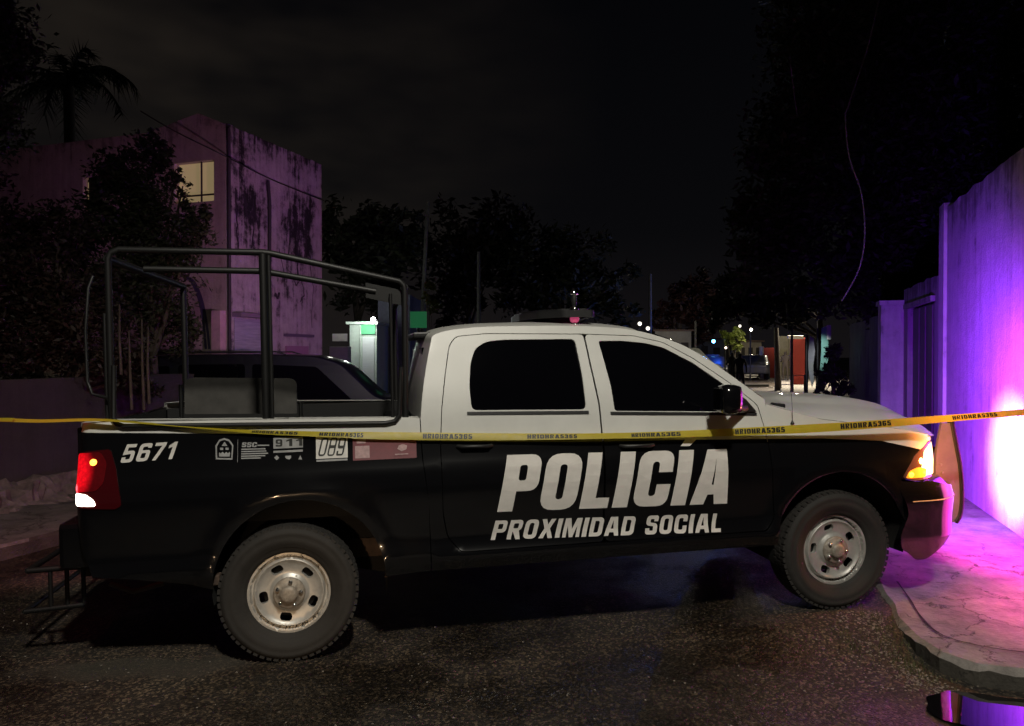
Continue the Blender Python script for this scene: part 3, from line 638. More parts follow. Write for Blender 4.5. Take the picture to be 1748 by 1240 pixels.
# 089 panel, black slanted figures on pale ground
rect('number_panel', .188,.372,1.168,1.300, M['vinyl'], label='pale panel with slanted figures 089')
text_mesh('089', M['tapek'], 'lettering', TR, onside((.196,1.184),(.345,1.182),(.222,1.290),(.368,1.289),.005), t=.15, h=.1, gap=.14)
rect('strip_decal', .19,.37,1.152,1.163, M['vinyl2'])
pn = rect('maroon_panel', .402,.780,1.148,1.275, M['maroon'], label='maroon panel with pale pink labels')
rect('pink_label', .425,.478,1.247,1.268, M['pink'], off=.005, parent=pn); rect('pink_label', .415,.500,1.160,1.232, M['pink'], off=.005, parent=pn)
rect('pink_label', .645,.735,1.163,1.245, M['maroon'], off=.005, parent=pn)
skin('pink_label', dens([(.665,1.205),(.69,1.19),(.72,1.20),(.725,1.222),(.70,1.232),(.675,1.225)],.03), [], S, M['pink'], pn, rim=0, off=.007)
rect('small_print_decal', .65,.73,1.170,1.176, M['pink'], off=.007, parent=pn)
rect('fuel_door_seam', -.19,.02,1.03,1.15, M['black'], r=.03, off=.0015) if 0 else None

# ---------------------------------------------------------------- the street
SD = Vector((.3190, .9478)); SN = Vector((.9478, -.3190))      # street direction, and across it to the right
def st(o, t, z=0): p = SN*o+SD*t; return Vector((p.x, p.y, z))  # o metres right of the photographer, t metres down the street
def ss(x): x = max(0, min(1, x)); return x*x*(3-2*x)
G0 = -.030
def ground(x, y):
    p = Vector((x, y)); o = p.dot(SN); t = p.dot(SD)
    z = G0+.078*ss((o+.9)/1.0)*ss((y-4.30)/.55)*(1-ss((t-9)/4))
    z += .012*max(0, min(t, 60)-16)
    z += .006*noise.noise((x*.9, y*.9, 0))*(1-ss((t-30)/20)) if abs(x) < 40 and y < 60 else 0
    z -= .012*math.exp(-((x-2.9)**2/1.4+(y-3.45)**2/.30))
    return z

def road_mat():
    m = mat('asphalt', (.05,.045,.04), .8); n = m.node_tree.nodes; l = m.node_tree.links; b = n['Principled BSDF']
    t = n.new('ShaderNodeTexCoord')
    v = n.new('ShaderNodeTexVoronoi'); v.inputs['Scale'].default_value = 75; v.inputs['Randomness'].default_value = 1; l.new(t.outputs['Object'], v.inputs['Vector'])
    n1 = n.new('ShaderNodeTexNoise'); n1.inputs['Scale'].default_value = .9; n1.inputs['Detail'].default_value = 7; n1.inputs['Roughness'].default_value = .6; l.new(t.outputs['Object'], n1.inputs['Vector'])
    n2 = n.new('ShaderNodeTexNoise'); n2.inputs['Scale'].default_value = 160; n2.inputs['Detail'].default_value = 3; l.new(t.outputs['Object'], n2.inputs['Vector'])
    r = n.new('ShaderNodeValToRGB'); l.new(v.outputs['Color'], r.inputs[0])
    e = r.color_ramp.elements; e[0].position = .15; e[0].color = (.010,.008,.006,1); e[1].position = .95; e[1].color = (.16,.124,.084,1); k = e.new(.60); k.color = (.028,.022,.016,1)
    p = n.new('ShaderNodeValToRGB'); l.new(n1.outputs['Fac'], p.inputs[0]); p.color_ramp.elements[0].position = .35; p.color_ramp.elements[0].color = (.55,.52,.5,1); p.color_ramp.elements[1].position = .68; p.color_ramp.elements[1].color = (1.25,1.15,1.05,1)
    x = n.new('ShaderNodeMix'); x.data_type = 'RGBA'; x.blend_type = 'MULTIPLY'; x.inputs[0].default_value = 1; l.new(r.outputs[0], x.inputs[6]); l.new(p.outputs[0], x.inputs[7])
    # smooth pale patch of concrete/dust
    l.new(x.outputs[2], b.inputs['Base Color'])
    ad = n.new('ShaderNodeMath'); ad.operation = 'ADD'; l.new(v.outputs['Distance'], ad.inputs[0]); l.new(n2.outputs['Fac'], ad.inputs[1])
    u = n.new('ShaderNodeBump'); u.inputs['Strength'].default_value = .8; u.inputs['Distance'].default_value = .006; u.invert = True; l.new(ad.outputs[0], u.inputs['Height']); l.new(u.outputs[0], b.inputs['Normal'])
    n5 = n.new('ShaderNodeTexNoise'); n5.inputs['Scale'].default_value = .55; n5.inputs['Detail'].default_value = 6; n5.inputs['Roughness'].default_value = .62; l.new(t.outputs['Object'], n5.inputs['Vector'])
    rr_ = n.new('ShaderNodeMapRange'); rr_.inputs[1].default_value = .44; rr_.inputs[2].default_value = .56; rr_.inputs[3].default_value = .34; rr_.inputs[4].default_value = .82; l.new(n5.outputs['Fac'], rr_.inputs[0]); l.new(rr_.outputs[0], b.inputs['Roughness'])
    # smoother, paler repair of cement dust beside the rear wheel; damp places are darker
    q = n.new('ShaderNodeMapping'); q.vector_type = 'TEXTURE'; q.inputs['Location'].default_value = (-2.15,4.28,0); q.inputs['Scale'].default_value = (.72,.17,1); q.inputs['Rotation'].default_value = (0,0,.12)
    w1 = n.new('ShaderNodeTexNoise'); w1.inputs['Scale'].default_value = 3.5; w1.inputs['Detail'].default_value = 6; l.new(t.outputs['Object'], w1.inputs['Vector'])
    s1 = n.new('ShaderNodeVectorMath'); s1.operation = 'SCALE'; s1.inputs['Scale'].default_value = .5; l.new(w1.outputs['Color'], s1.inputs[0])
    s2 = n.new('ShaderNodeVectorMath'); s2.operation = 'ADD'; l.new(t.outputs['Object'], s2.inputs[0]); l.new(s1.outputs[0], s2.inputs[1]); s3 = n.new('ShaderNodeVectorMath'); s3.operation = 'SUBTRACT'; l.new(s2.outputs[0], s3.inputs[0]); s3.inputs[1].default_value = (.25,.25,.25); l.new(s3.outputs[0], q.inputs[0])
    d = n.new('ShaderNodeVectorMath'); d.operation = 'LENGTH'; l.new(q.outputs[0], d.inputs[0]); f = n.new('ShaderNodeMapRange'); f.inputs[1].default_value = 1.15; f.inputs[2].default_value = .75; f.inputs[4].default_value = .75; l.new(d.outputs['Value'], f.inputs[0])
    dm = n.new('ShaderNodeMapRange'); dm.inputs[1].default_value = .44; dm.inputs[2].default_value = .56; dm.inputs[3].default_value = .55; dm.inputs[4].default_value = 1.1; l.new(n5.outputs['Fac'], dm.inputs[0])
    y1 = n.new('ShaderNodeVectorMath'); y1.operation = 'SCALE'; l.new(x.outputs[2], y1.inputs[0]); l.new(dm.outputs[0], y1.inputs['Scale'])
    y2 = n.new('ShaderNodeMix'); y2.data_type = 'RGBA'; l.new(f.outputs[0], y2.inputs[0]); l.new(y1.outputs[0], y2.inputs[6]); y2.inputs[7].default_value = (.050,.043,.032,1); l.new(y2.outputs[2], b.inputs['Base Color'])
    return m
def concrete_mat(nm, col, sc=1.6, crack=.012):
    m = mat(nm, col, .85); n = m.node_tree.nodes; l = m.node_tree.links; b = n['Principled BSDF']
    t = n.new('ShaderNodeTexCoord'); nz = n.new('ShaderNodeTexNoise'); nz.inputs['Scale'].default_value = 3; nz.inputs['Detail'].default_value = 9; nz.inputs['Roughness'].default_value = .7; l.new(t.outputs['Object'], nz.inputs['Vector'])
    ma = n.new('ShaderNodeVectorMath'); ma.operation = 'SCALE'; ma.inputs['Scale'].default_value = .5; l.new(nz.outputs['Color'], ma.inputs[0])
    ad = n.new('ShaderNodeVectorMath'); ad.operation = 'ADD'; l.new(t.outputs['Object'], ad.inputs[0]); l.new(ma.outputs[0], ad.inputs[1])
    v = n.new('ShaderNodeTexVoronoi'); v.feature = 'DISTANCE_TO_EDGE'; v.inputs['Scale'].default_value = sc; l.new(ad.outputs[0], v.inputs['Vector'])
    r = n.new('ShaderNodeMapRange'); r.inputs[1].default_value = 0; r.inputs[2].default_value = crack; l.new(v.outputs['Distance'], r.inputs[0])
    # cracks break off here and there
    n3 = n.new('ShaderNodeTexNoise'); n3.inputs['Scale'].default_value = 1.4; l.new(t.outputs['Object'], n3.inputs['Vector'])
    g = n.new('ShaderNodeMapRange'); g.inputs[1].default_value = .50; g.inputs[2].default_value = .56; l.new(n3.outputs['Fac'], g.inputs[0])
    mx = n.new('ShaderNodeMath'); mx.operation = 'MAXIMUM'; l.new(r.outputs[0], mx.inputs[0]); l.new(g.outputs[0], mx.inputs[1])
    c = n.new('ShaderNodeValToRGB'); l.new(nz.outputs['Fac'], c.inputs[0]); c.color_ramp.elements[0].position = .3; c.color_ramp.elements[1].position = .72
    c.color_ramp.elements[0].color = (*[q*.35 for q in col],1); c.color_ramp.elements[1].color = (*[min(.8,q*1.5) for q in col],1)
    x = n.new('ShaderNodeMix'); x.data_type = 'RGBA'; l.new(mx.outputs[0], x.inputs[0]); x.inputs[6].default_value = (*[q*.12 for q in col],1); l.new(c.outputs[0], x.inputs[7]); l.new(x.outputs[2], b.inputs['Base Color'])
    n4 = n.new('ShaderNodeTexNoise'); n4.inputs['Scale'].default_value = 38; n4.inputs['Detail'].default_value = 6; l.new(t.outputs['Object'], n4.inputs['Vector'])
    m2 = n.new('ShaderNodeMath'); m2.operation = 'MULTIPLY_ADD'; l.new(n4.outputs['Fac'], m2.inputs[0]); m2.inputs[1].default_value = .35; l.new(mx.outputs[0], m2.inputs[2])
    m3 = n.new('ShaderNodeMath'); m3.operation = 'ADD'; l.new(m2.outputs[0], m3.inputs[0]); l.new(nz.outputs['Fac'], m3.inputs[1])
    u = n.new('ShaderNodeBump'); u.inputs['Strength'].default_value = 1.0; u.inputs['Distance'].default_value = .022; l.new(m3.outputs[0], u.inputs['Height']); l.new(u.outputs[0], b.inputs['Normal'])
    return m
def wall_mat(nm, col, blobs=(), streak=.5, topz=None, topamt=.0, dark=.06, con=1.0):
    """old plaster: vertical rain streaks, blotches and peeling patches"""
    m = mat(nm, col, .9); n = m.node_tree.nodes; l = m.node_tree.links; b = n['Principled BSDF']; t = n.new('ShaderNodeTexCoord')
    mp = n.new('ShaderNodeMapping'); mp.inputs['Scale'].default_value = (5,5,.45); l.new(t.outputs['Object'], mp.inputs[0])
    a = n.new('ShaderNodeTexNoise'); a.inputs['Scale'].default_value = 1.6; a.inputs['Detail'].default_value = 8; a.inputs['Roughness'].default_value = .65; l.new(mp.outputs[0], a.inputs['Vector'])
    c = n.new('ShaderNodeTexNoise'); c.inputs['Scale'].default_value = 3.2; c.inputs['Detail'].default_value = 10; c.inputs['Roughness'].default_value = .72; l.new(t.outputs['Object'], c.inputs['Vector'])
    def math_(op, x, y, z=None):
        q = n.new('ShaderNodeMath'); q.operation = op
        for i, v in enumerate((x,y,z)):
            if v is None: continue
            if isinstance(v, (int,float)): q.inputs[i].default_value = v
            else: l.new(v, q.inputs[i])
        return q.outputs[0]
    f = math_('MULTIPLY_ADD', a.outputs['Fac'], streak, math_('MULTIPLY', c.outputs['Fac'], 1-streak)); f = math_('MULTIPLY_ADD', f, con, .5-.5*con)
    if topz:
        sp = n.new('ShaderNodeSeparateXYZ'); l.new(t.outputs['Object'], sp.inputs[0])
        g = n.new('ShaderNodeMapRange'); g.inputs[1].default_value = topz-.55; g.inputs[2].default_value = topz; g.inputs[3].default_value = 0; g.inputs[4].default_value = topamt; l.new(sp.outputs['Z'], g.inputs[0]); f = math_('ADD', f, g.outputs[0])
    for (bx,by,bz,sx,sz,am) in blobs:
        q = n.new('ShaderNodeMapping'); q.vector_type = 'TEXTURE'; q.inputs['Location'].default_value = (bx,by,bz); q.inputs['Scale'].default_value = (sx,sx,sz); l.new(t.outputs['Object'], q.inputs[0])
        d = n.new('ShaderNodeVectorMath'); d.operation = 'LENGTH'; l.new(q.outputs[0], d.inputs[0])
        g = n.new('ShaderNodeMapRange'); g.inputs[1].default_value = 1.1; g.inputs[2].default_value = .2; g.inputs[3].default_value = 0; g.inputs[4].default_value = am; l.new(d.outputs['Value'], g.inputs[0]); f = math_('ADD', f, g.outputs[0])
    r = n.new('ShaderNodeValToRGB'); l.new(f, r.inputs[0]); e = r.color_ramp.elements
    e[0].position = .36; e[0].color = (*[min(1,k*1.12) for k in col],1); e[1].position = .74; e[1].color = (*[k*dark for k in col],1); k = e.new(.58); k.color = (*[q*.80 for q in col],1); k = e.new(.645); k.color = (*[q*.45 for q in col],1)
    l.new(r.outputs[0], b.inputs['Base Color'])
    h = n.new('ShaderNodeTexNoise'); h.inputs['Scale'].default_value = 22; h.inputs['Detail'].default_value = 8; h.inputs['Roughness'].default_value = .7; l.new(t.outputs['Object'], h.inputs['Vector'])
    u = n.new('ShaderNodeBump'); u.inputs['Strength'].default_value = .7; u.inputs['Distance'].default_value = .02; l.new(h.outputs['Fac'], u.inputs['Height']); l.new(u.outputs[0], b.inputs['Normal'])
    return m
M['road'] = road_mat(); M['walk'] = concrete_mat('old_concrete', (.21,.19,.175), 2.0, .009); M['walk2'] = concrete_mat('dark_concrete', (.13,.115,.105), 2.2)
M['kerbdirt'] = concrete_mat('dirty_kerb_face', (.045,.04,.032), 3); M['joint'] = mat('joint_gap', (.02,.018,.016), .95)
# ground sheet: fine near the photographer, reaching the horizon
def axis(lo, hi, near, step, grow):
    xs = [0.0]; s_ = step
    while xs[-1] < hi: s_ = step if xs[-1] < near else s_*grow; xs.append(xs[-1]+s_)
    ys = [0.0]; s_ = step
    while ys[-1] > lo: s_ = step if ys[-1] > -near else s_*grow; ys.append(ys[-1]-s_)
    return sorted(set(xs+ys))
gx = axis(-260, 260, 5, .12, 1.14); gy = axis(-60, 320, 8, .12, 1.12)
vs = [(x, y, ground(x, y)) for y in gy for x in gx]; nx = len(gx)
fs = [(j*nx+i, j*nx+i+1, (j+1)*nx+i+1, (j+1)*nx+i) for j in range(len(gy)-1) for i in range(nx-1)]
MB().add(vs, fs, True).build('road', M['road'], kind='structure')

def slab(name, poly, z, depth, m, bev=.02, kindd='structure', zf=None):
    """raised pavement: top sheet with a worn rounded edge and a side face"""
    zf = zf or (lambda x, y: z)
    inn = shrink(poly, bev); V = [Vector(p) for p in inn]; E = [(i,(i+1)%len(inn)) for i in range(len(inn))]
    r = delaunay_2d_cdt(V, E, [], 1, 1e-5); b = MB()
    n0 = len(r[0]); vs = [(p.x,p.y,zf(p.x,p.y)) for p in r[0]]; fs = [tuple(f) for f in r[2]]; n = len(poly)
    def jit(p, k): return k*noise.noise((p[0]*6, p[1]*6, 3))
    vs += [(p[0],p[1],zf(*p)) for p in inn]; vs += [(p[0]+jit((p[1]*2.1,p[0]),.022),p[1]+jit((p[0]*2.1,p[1]),.022),zf(*p)-bev+jit(p,.03)) for p in poly]; vs += [(p[0]+jit((p[1],p[0]*2),.02),p[1]+jit((p[1],p[0]),.02)-.015,zf(*p)-depth) for p in poly]
    for i in range(n):
        k = (i+1)%n
        for q in range(2): fs.append((n0+q*n+i, n0+q*n+k, n0+(q+1)*n+k, n0+(q+1)*n+i))
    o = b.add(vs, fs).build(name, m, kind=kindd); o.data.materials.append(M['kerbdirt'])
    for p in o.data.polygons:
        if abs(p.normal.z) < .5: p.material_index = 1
    return o
def wob(pts, a, f=2.2, seed=0): return [(p[0]+a*noise.noise((p[0]*f,p[1]*f,seed)), p[1]+a*noise.noise((p[0]*f+9,p[1]*f,seed+5))) for p in pts]
kerb = [(5.6,3.42),(4.4,3.60),(3.4,3.82),(2.80,3.98),(2.56,4.06),(2.44,4.22),(2.43,4.45),(2.50,4.80),(2.63,5.2),(2.95,6.16),(3.4,7.5),(5.0,12.25),(8.0,21.2),(14,39),(20.3,57.5)]
zr = lambda x, y: .076+.006*noise.noise((x*1.3,y*1.3,4))+.012*max(0, min(Vector((x,y)).dot(SD),60)-16)
kerbd = wob(dens(kerb[:11], .07, False)+kerb[11:], .025, 4)
back = [(tuple(st(2.9, 56))[:2]), tuple(st(2.9, 20))[:2], tuple(st(2.9, 9))[:2], tuple(st(2.9, 3))[:2], (5.6, 2.6)]
back = [tuple(st(2.6, 56))[:2], tuple(st(2.6, 20))[:2], tuple(st(2.6, 9))[:2], tuple(st(2.6, 4.3))[:2]]
rs = slab('sidewalk', kerbd+[tuple(st(4.6, 56))[:2], tuple(st(4.6, 20))[:2], (6.2, 6.0)], .076, .14, M['walk'], bev=.035, zf=zr)
# the joint scored in the sidewalk parallel to the kerb
jp = spline([(2.90,5.55),(2.78,5.15),(2.66,4.78),(2.62,4.50),(2.72,4.34),(2.95,4.22),(3.6,4.02),(4.6,3.82)], 8)
b = MB()
for i in range(len(jp)-1):
    a, c = Vector(jp[i]), Vector(jp[i+1]); t = (c-a).normalized(); q = Vector((-t.y,t.x)); w0 = .006+.004*noise.noise((a.x*5,a.y*5,0)); w1 = .006+.004*noise.noise((c.x*5,c.y*5,0))
    b.add([(*(a-q*w0),.0845),(*(c-q*w1),.0845),(*(c+q*w1),.0845),(*(a+q*w0),.0845)], [(0,1,2,3)])
b.build('sidewalk_joint', M['joint'], kind='structure')
# left sidewalk
lk = wob(dens([tuple(st(-6.35,t))[:2] for t in (-3,0,3,6,9,12,16,22,40,56)], .5, False), .04, 2)
slab('sidewalk', lk+[tuple(st(-8.6, t))[:2] for t in (56,16,-3)], .12, .17, M['walk2'], zf=lambda x, y: .11+.012*max(0, min(Vector((x,y)).dot(SD),60)-16))

# puddle in the gutter
M['water'] = mat('puddle_water', (.004,.004,.005), .015, spec=1.0)
pu = spline([(2.20,3.88),(2.38,3.97),(2.60,3.91),(3.0,3.81),(3.6,3.67),(4.3,3.50),(4.4,3.1),(3.9,2.98),(3.2,2.95),(2.66,3.05),(2.44,3.24),(2.30,3.36),(2.28,3.56),(2.12,3.72)], 6, True)
pu = wob(pu, .045, 7, 2); V = [Vector(p) for p in pu]; r = delaunay_2d_cdt(V, [(i,(i+1)%len(V)) for i in range(len(V))], [], 1, 1e-5)
MB().add([(p.x,p.y,G0+.0025) for p in r[0]], [tuple(f) for f in r[2]]).build('puddle', M['water'], kind='structure')

# gravel and litter on the road
M['grit'] = mat('pale_grit', (.22,.19,.16), .9, var=.5, vscale=30)
b = MB()
def stone(b, x, y, z, r):
    vs = []; bm = bmesh.new(); bmesh.ops.create_icosphere(bm, subdivisions=1, radius=r)
    for v in bm.verts: v.co *= 1+.35*noise.noise(v.co*90+Vector((x*9,y*9,0))); v.co.z *= .6; vs.append(v.co+Vector((x,y,z)))
    bm.verts.index_update(); b.add(vs, [[v.index for v in f.verts] for f in bm.faces]); bm.free()
for i in range(1500):
    y = random.uniform(2.6, 6.2); x = random.uniform(-3.4, 3.2)*(y/4.5)
    if i > 700: y = random.uniform(3.7, 5.0); x = interp(y,[3.7,4.06,4.45,5.2],[2.55,2.42,2.33,2.55])-abs(random.gauss(0,.16))
    if (Vector((x,y))-Vector((3.1,4.6))).length < .45: continue
    stone(b, x, y, ground(x,y)+.001, random.uniform(.0025,.007)*(1.0 if i < 800 else 1.25))
b.build('gravel', M['grit'], kind='stuff', label='loose pale grit scattered over the dark asphalt and in the gutter', cat='gravel')
# weeds along the kerb by the front wheel
M['weed'] = mat('dry_grass', (.075,.075,.028), .8, var=.5, vscale=9)
b = MB()
for i in range(900):
    q = random.random(); k = random.choice(((2.46,4.62),(2.40,4.4),(2.52,4.9),(2.42,4.25),(2.2,4.55))); x = random.gauss(k[0]-.08,.06); y = random.gauss(k[1],.12)
    z = ground(x,y); a = random.uniform(0,2*PI); h = random.uniform(.012,.045); d = Vector((math.cos(a),math.sin(a),0)); s_ = d*.0025; ln = d.cross(Vector((0,0,1)))*random.uniform(-.03,.03)
    p = Vector((x,y,z)); b.add([p-s_, p+s_, p+ln+Vector((0,0,h))], [(0,1,2)])
b.build('weeds', M['weed'], kind='stuff', label='low dry weeds in the gutter beside the front wheel', cat='weeds')
MB().box((0,0,0),(.035,.022,.012),.004, Matrix.Translation((1.05,3.55,G0+.002))@Matrix.Rotation(.5,4,'Z')).build('paper_scrap', mat('crumpled_paper',(.6,.6,.58),.8), label='small white paper scrap lying on the asphalt in front of the truck', cat='litter')

# ---------------------------------------------------------------- right-hand walls
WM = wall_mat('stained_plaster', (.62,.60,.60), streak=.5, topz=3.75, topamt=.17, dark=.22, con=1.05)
def wall_box(b, o0, o1, t0, t1, z0, z1, n=1, jag=0):
    for i in range(n):
        ta = t0+(t1-t0)*i/n; tb = t0+(t1-t0)*(i+1)/n; ja = jag*noise.noise((ta*3,0,1)); jb = jag*noise.noise((tb*3,0,1))
        b.add([st(o0,ta,z0),st(o1,ta,z0),st(o1,tb,z0),st(o0,tb,z0),st(o0,ta,z1+ja),st(o1,ta,z1+ja),st(o1,tb,z1+jb),st(o0,tb,z1+jb)], [(0,1,2,3),(4,7,6,5),(0,4,5,1),(3,2,6,7),(0,3,7,4),(1,5,6,2)] if n == 1 else [(4,7,6,5),(0,3,7,4),(1,5,6,2)]+([(0,4,5,1)] if i == 0 else [])+([(3,2,6,7)] if i == n-1 else []))
    return b
b = MB(); wall_box(b, 2.33, 2.55, 6.2, 11.23, -.05, 3.74, 60, .035)
w1 = b.build('tall_wall', WM, label='tall stained plaster wall glowing violet on the right, nearest the camera', cat='wall')
b = MB(); wall_box(b, 2.29, 2.60, 11.12, 11.40, -.05, 3.80)
b.build('wall_pier', WM, w1)
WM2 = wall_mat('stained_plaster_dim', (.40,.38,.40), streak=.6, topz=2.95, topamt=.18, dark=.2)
b = MB(); wall_box(b, 2.36, 2.56, 11.40, 12.0, -.05, 2.92, 8, .03); wall_box(b, 2.36, 2.56, 12.0, 14.05, 2.58, 2.92, 8, .04); wall_box(b, 2.36,2.56,14.05,14.4,-.05,2.92)
w2 = b.build('door_wall', WM2, label='lower plaster wall with a dark doorway, just past the tall wall', cat='wall')
DM = mat('dark_metal_door', (.13,.12,.13), .5, var=.3, vscale=5)
b = MB(); wall_box(b, 2.44, 2.48, 12.02, 14.03, -.04, 2.56); d_ = b.build('door', DM, w2)
for t in (12.5,13.02,13.5): b = MB(); wall_box(b, 2.425, 2.44, t-.02, t+.02, 0, 2.54); b.build('door_rib', DM, d_)
b = MB(); wall_box(b, 2.30, 2.36, 11.96, 14.1, 2.56, 2.64); b.build('lintel', WM2, w2)
b = MB(); wall_box(b, 2.0, 2.40, 14.4, 14.75, -.05, 2.66); pm = b.build('gate_pillar', WM, label='square plaster gate pillar standing out beyond the dark doorway', cat='pillar')
b = MB(); wall_box(b, 1.97, 2.43, 14.36, 14.79, 2.66, 2.74); b.build('cap', WM, pm)
GM = mat('corrugated_steel', (.17,.155,.19), .6, var=.35, vscale=3)
b = MB(); n = 130
vs = []; fs = []
for i in range(n+1): t = 14.79+7.6*i/n; o = 2.34+.022*math.sin(i*1.3); vs += [st(o,t,.05), st(o,t,2.62+.02*noise.noise((t,0,0)))]
for i in range(n): fs.append((2*i,2*i+2,2*i+3,2*i+1))
b.add(vs, fs, True); gt = b.build('corrugated_gate', GM, label='dark corrugated metal gate beyond the gate pillar', cat='gate')
for t in (14.85, 17.3, 19.8, 22.3): b = MB(); wall_box(b, 2.36, 2.42, t, t+.07, .02, 2.66); b.build('post', GM, gt)

# ---------------------------------------------------------------- left side: low wall, rubble, building
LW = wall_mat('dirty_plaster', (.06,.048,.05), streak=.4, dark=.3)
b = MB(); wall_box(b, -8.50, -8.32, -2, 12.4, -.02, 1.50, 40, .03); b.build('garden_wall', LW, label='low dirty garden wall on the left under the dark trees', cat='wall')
RK = mat('rubble_stone', (.17,.135,.13), .95, var=.55, vscale=7, bump=.8, bscale=24)
b = MB(); vs = []; fs = []; nt_ = 260; pr = [(-8.32,.10),(-8.31,.30),(-8.18,.335),(-8.0,.33),(-7.86,.30),(-7.80,.24),(-7.74,.17),(-7.60,.13),(-7.5,.10)]
for i in range(nt_+1):
    t = -1+13*i/nt_
    for j, (o, z) in enumerate(pr):
        c_ = noise.cell((t*6.1+.37*j, j*.9, 0)); k = .09*noise.noise((t*15,o*15,z*15))+.08*(c_-.5)
        vs.append(st(o+k, t, z+k*.9 if 0 < j < len(pr)-1 else z))
m_ = len(pr)
for i in range(nt_):
    for j in range(m_-1): a = i*m_+j; fs.append((a,a+1,a+m_+1,a+m_))
b.add(vs, fs); b.build('rubble_footing', RK, label='rough stone footing along the base of the low garden wall', cat='stone footing')

bc = Vector((-5.40, 14.0)); FD = Vector((-.9478, .3190))     # corner; front runs left and back, side runs down the street
HB = 6.16
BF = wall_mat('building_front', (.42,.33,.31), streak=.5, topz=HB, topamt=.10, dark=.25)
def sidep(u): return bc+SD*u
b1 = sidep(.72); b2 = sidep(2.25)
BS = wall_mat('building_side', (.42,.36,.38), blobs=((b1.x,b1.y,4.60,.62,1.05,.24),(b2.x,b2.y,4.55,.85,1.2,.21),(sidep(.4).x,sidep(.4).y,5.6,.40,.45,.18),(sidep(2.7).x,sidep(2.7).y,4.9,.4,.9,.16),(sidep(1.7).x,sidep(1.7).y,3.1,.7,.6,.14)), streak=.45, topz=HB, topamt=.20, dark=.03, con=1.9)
BD = empty('corner_building', (bc.x, bc.y, 0), label='two-storey corner building with black-stained side wall washed violet and one lit window', cat='building')
def bl(v): return (v[0]-bc.x, v[1]-bc.y, v[2])
def fp(s, z, d=0): p = bc+FD*s-SD*d; return Vector((p.x, p.y, z))     # on the front, d metres proud of it
def sp_(u, z, d=0): p = bc+SD*u+SN*d; return Vector((p.x, p.y, z))     # on the side
def bpart(b, nm, m, par=None):
    o = b.build(nm, m, par or BD); 
    if (par or BD) is BD: o.location = (-bc.x, -bc.y, 0)
    return o
# front wall with two window openings
cols = [0,.28,1.22,3.05,3.55,11.5]; rows = [0,4.72,5.42,5.50,HB]
b = MB()
for i in range(len(cols)-1):
    for j in range(len(rows)-1):
        if i == 1 and j in (1,2): continue
        if i == 3 and j == 1: continue
        b.quad(fp(cols[i],rows[j]), fp(cols[i+1],rows[j]), fp(cols[i+1],rows[j+1]), fp(cols[i],rows[j+1]))
for (s0,s1,z0,z1) in ((.28,1.22,4.72,5.50),(3.05,3.55,4.72,5.42)):
    for (a,c) in (((s0,z0),(s1,z0)),((s1,z0),(s1,z1)),((s1,z1),(s0,z1)),((s0,z1),(s0,z0))): b.quad(fp(a[0],a[1]),fp(c[0],c[1]),fp(c[0],c[1],-.14),fp(a[0],a[1],-.14))
bpart(b, 'front_wall', BF)
b = MB(); n = 24
for i in range(n):
    ua = 3.21*i/n; ub = 3.21*(i+1)/n; j0 = .035*noise.noise((ua*4,0,0)); j1 = .035*noise.noise((ub*4,0,0))
    if i == 0: j0 = 0
    b.quad(sp_(ua,0),sp_(ub,0),sp_(ub,HB+j1),sp_(ua,HB+j0)); b.quad(sp_(ua,HB+j0),sp_(ub,HB+j1),sp_(ub,HB+j1,-.2),sp_(ua,HB+j0,-.2))
bpart(b, 'side_wall', BS)
b = MB(); e0 = sp_(3.21,0); e1 = sp_(3.21,HB); back = FD*11.5
b.quad(e0, e1, e1+Vector((*back,0)), e0+Vector((*back,0))); bpart(b, 'back_wall', BF)
b = MB(); b.quad(fp(0,HB-.15),fp(11.5,HB-.15),fp(11.5,HB-.15,-3.2),fp(0,HB-.15,-3.2)); bpart(b, 'roof', BF)
# raised parapet over the corner, its top rising from the edge and falling away
b = MB(); q = [(0,HB-.02),(.60,HB+.24),(.66,HB+.24),(1.9,HB-.02)]
b.add([fp(s,z,.02) for s,z in q]+[fp(s,z,-.18) for s,z in q], [(0,1,2,3),(7,6,5,4),(0,4,5,1),(1,5,6,2),(2,6,7,3)]); bpart(b, 'parapet', BF)
LIT = mat('lit_room', (.5,.4,.2), .9, emit=(1,.74,.38), es=.19, var=0)
FR = mat('dark_window_frame', (.03,.025,.02), .6)
for (s0,s1,z0,z1,bars) in ((.28,1.22,4.72,5.50,(.62,)),(3.05,3.55,4.72,5.42,(3.3,))):
    b = MB(); b.quad(fp(s0,z0,-.13),fp(s1,z0,-.13),fp(s1,z1,-.13),fp(s0,z1,-.13)); wn_ = bpart(b, 'window', LIT)
    b = MB()
    for s in bars: b.tube([fp(s,z0,-.06),fp(s,z1,-.06)], .018, 6)
    for z in ((z0+.14),): b.tube([fp(s0,z,-.06),fp(s1,z,-.06)], .018, 6)
    o = b.build('window_frame', FR, wn_)
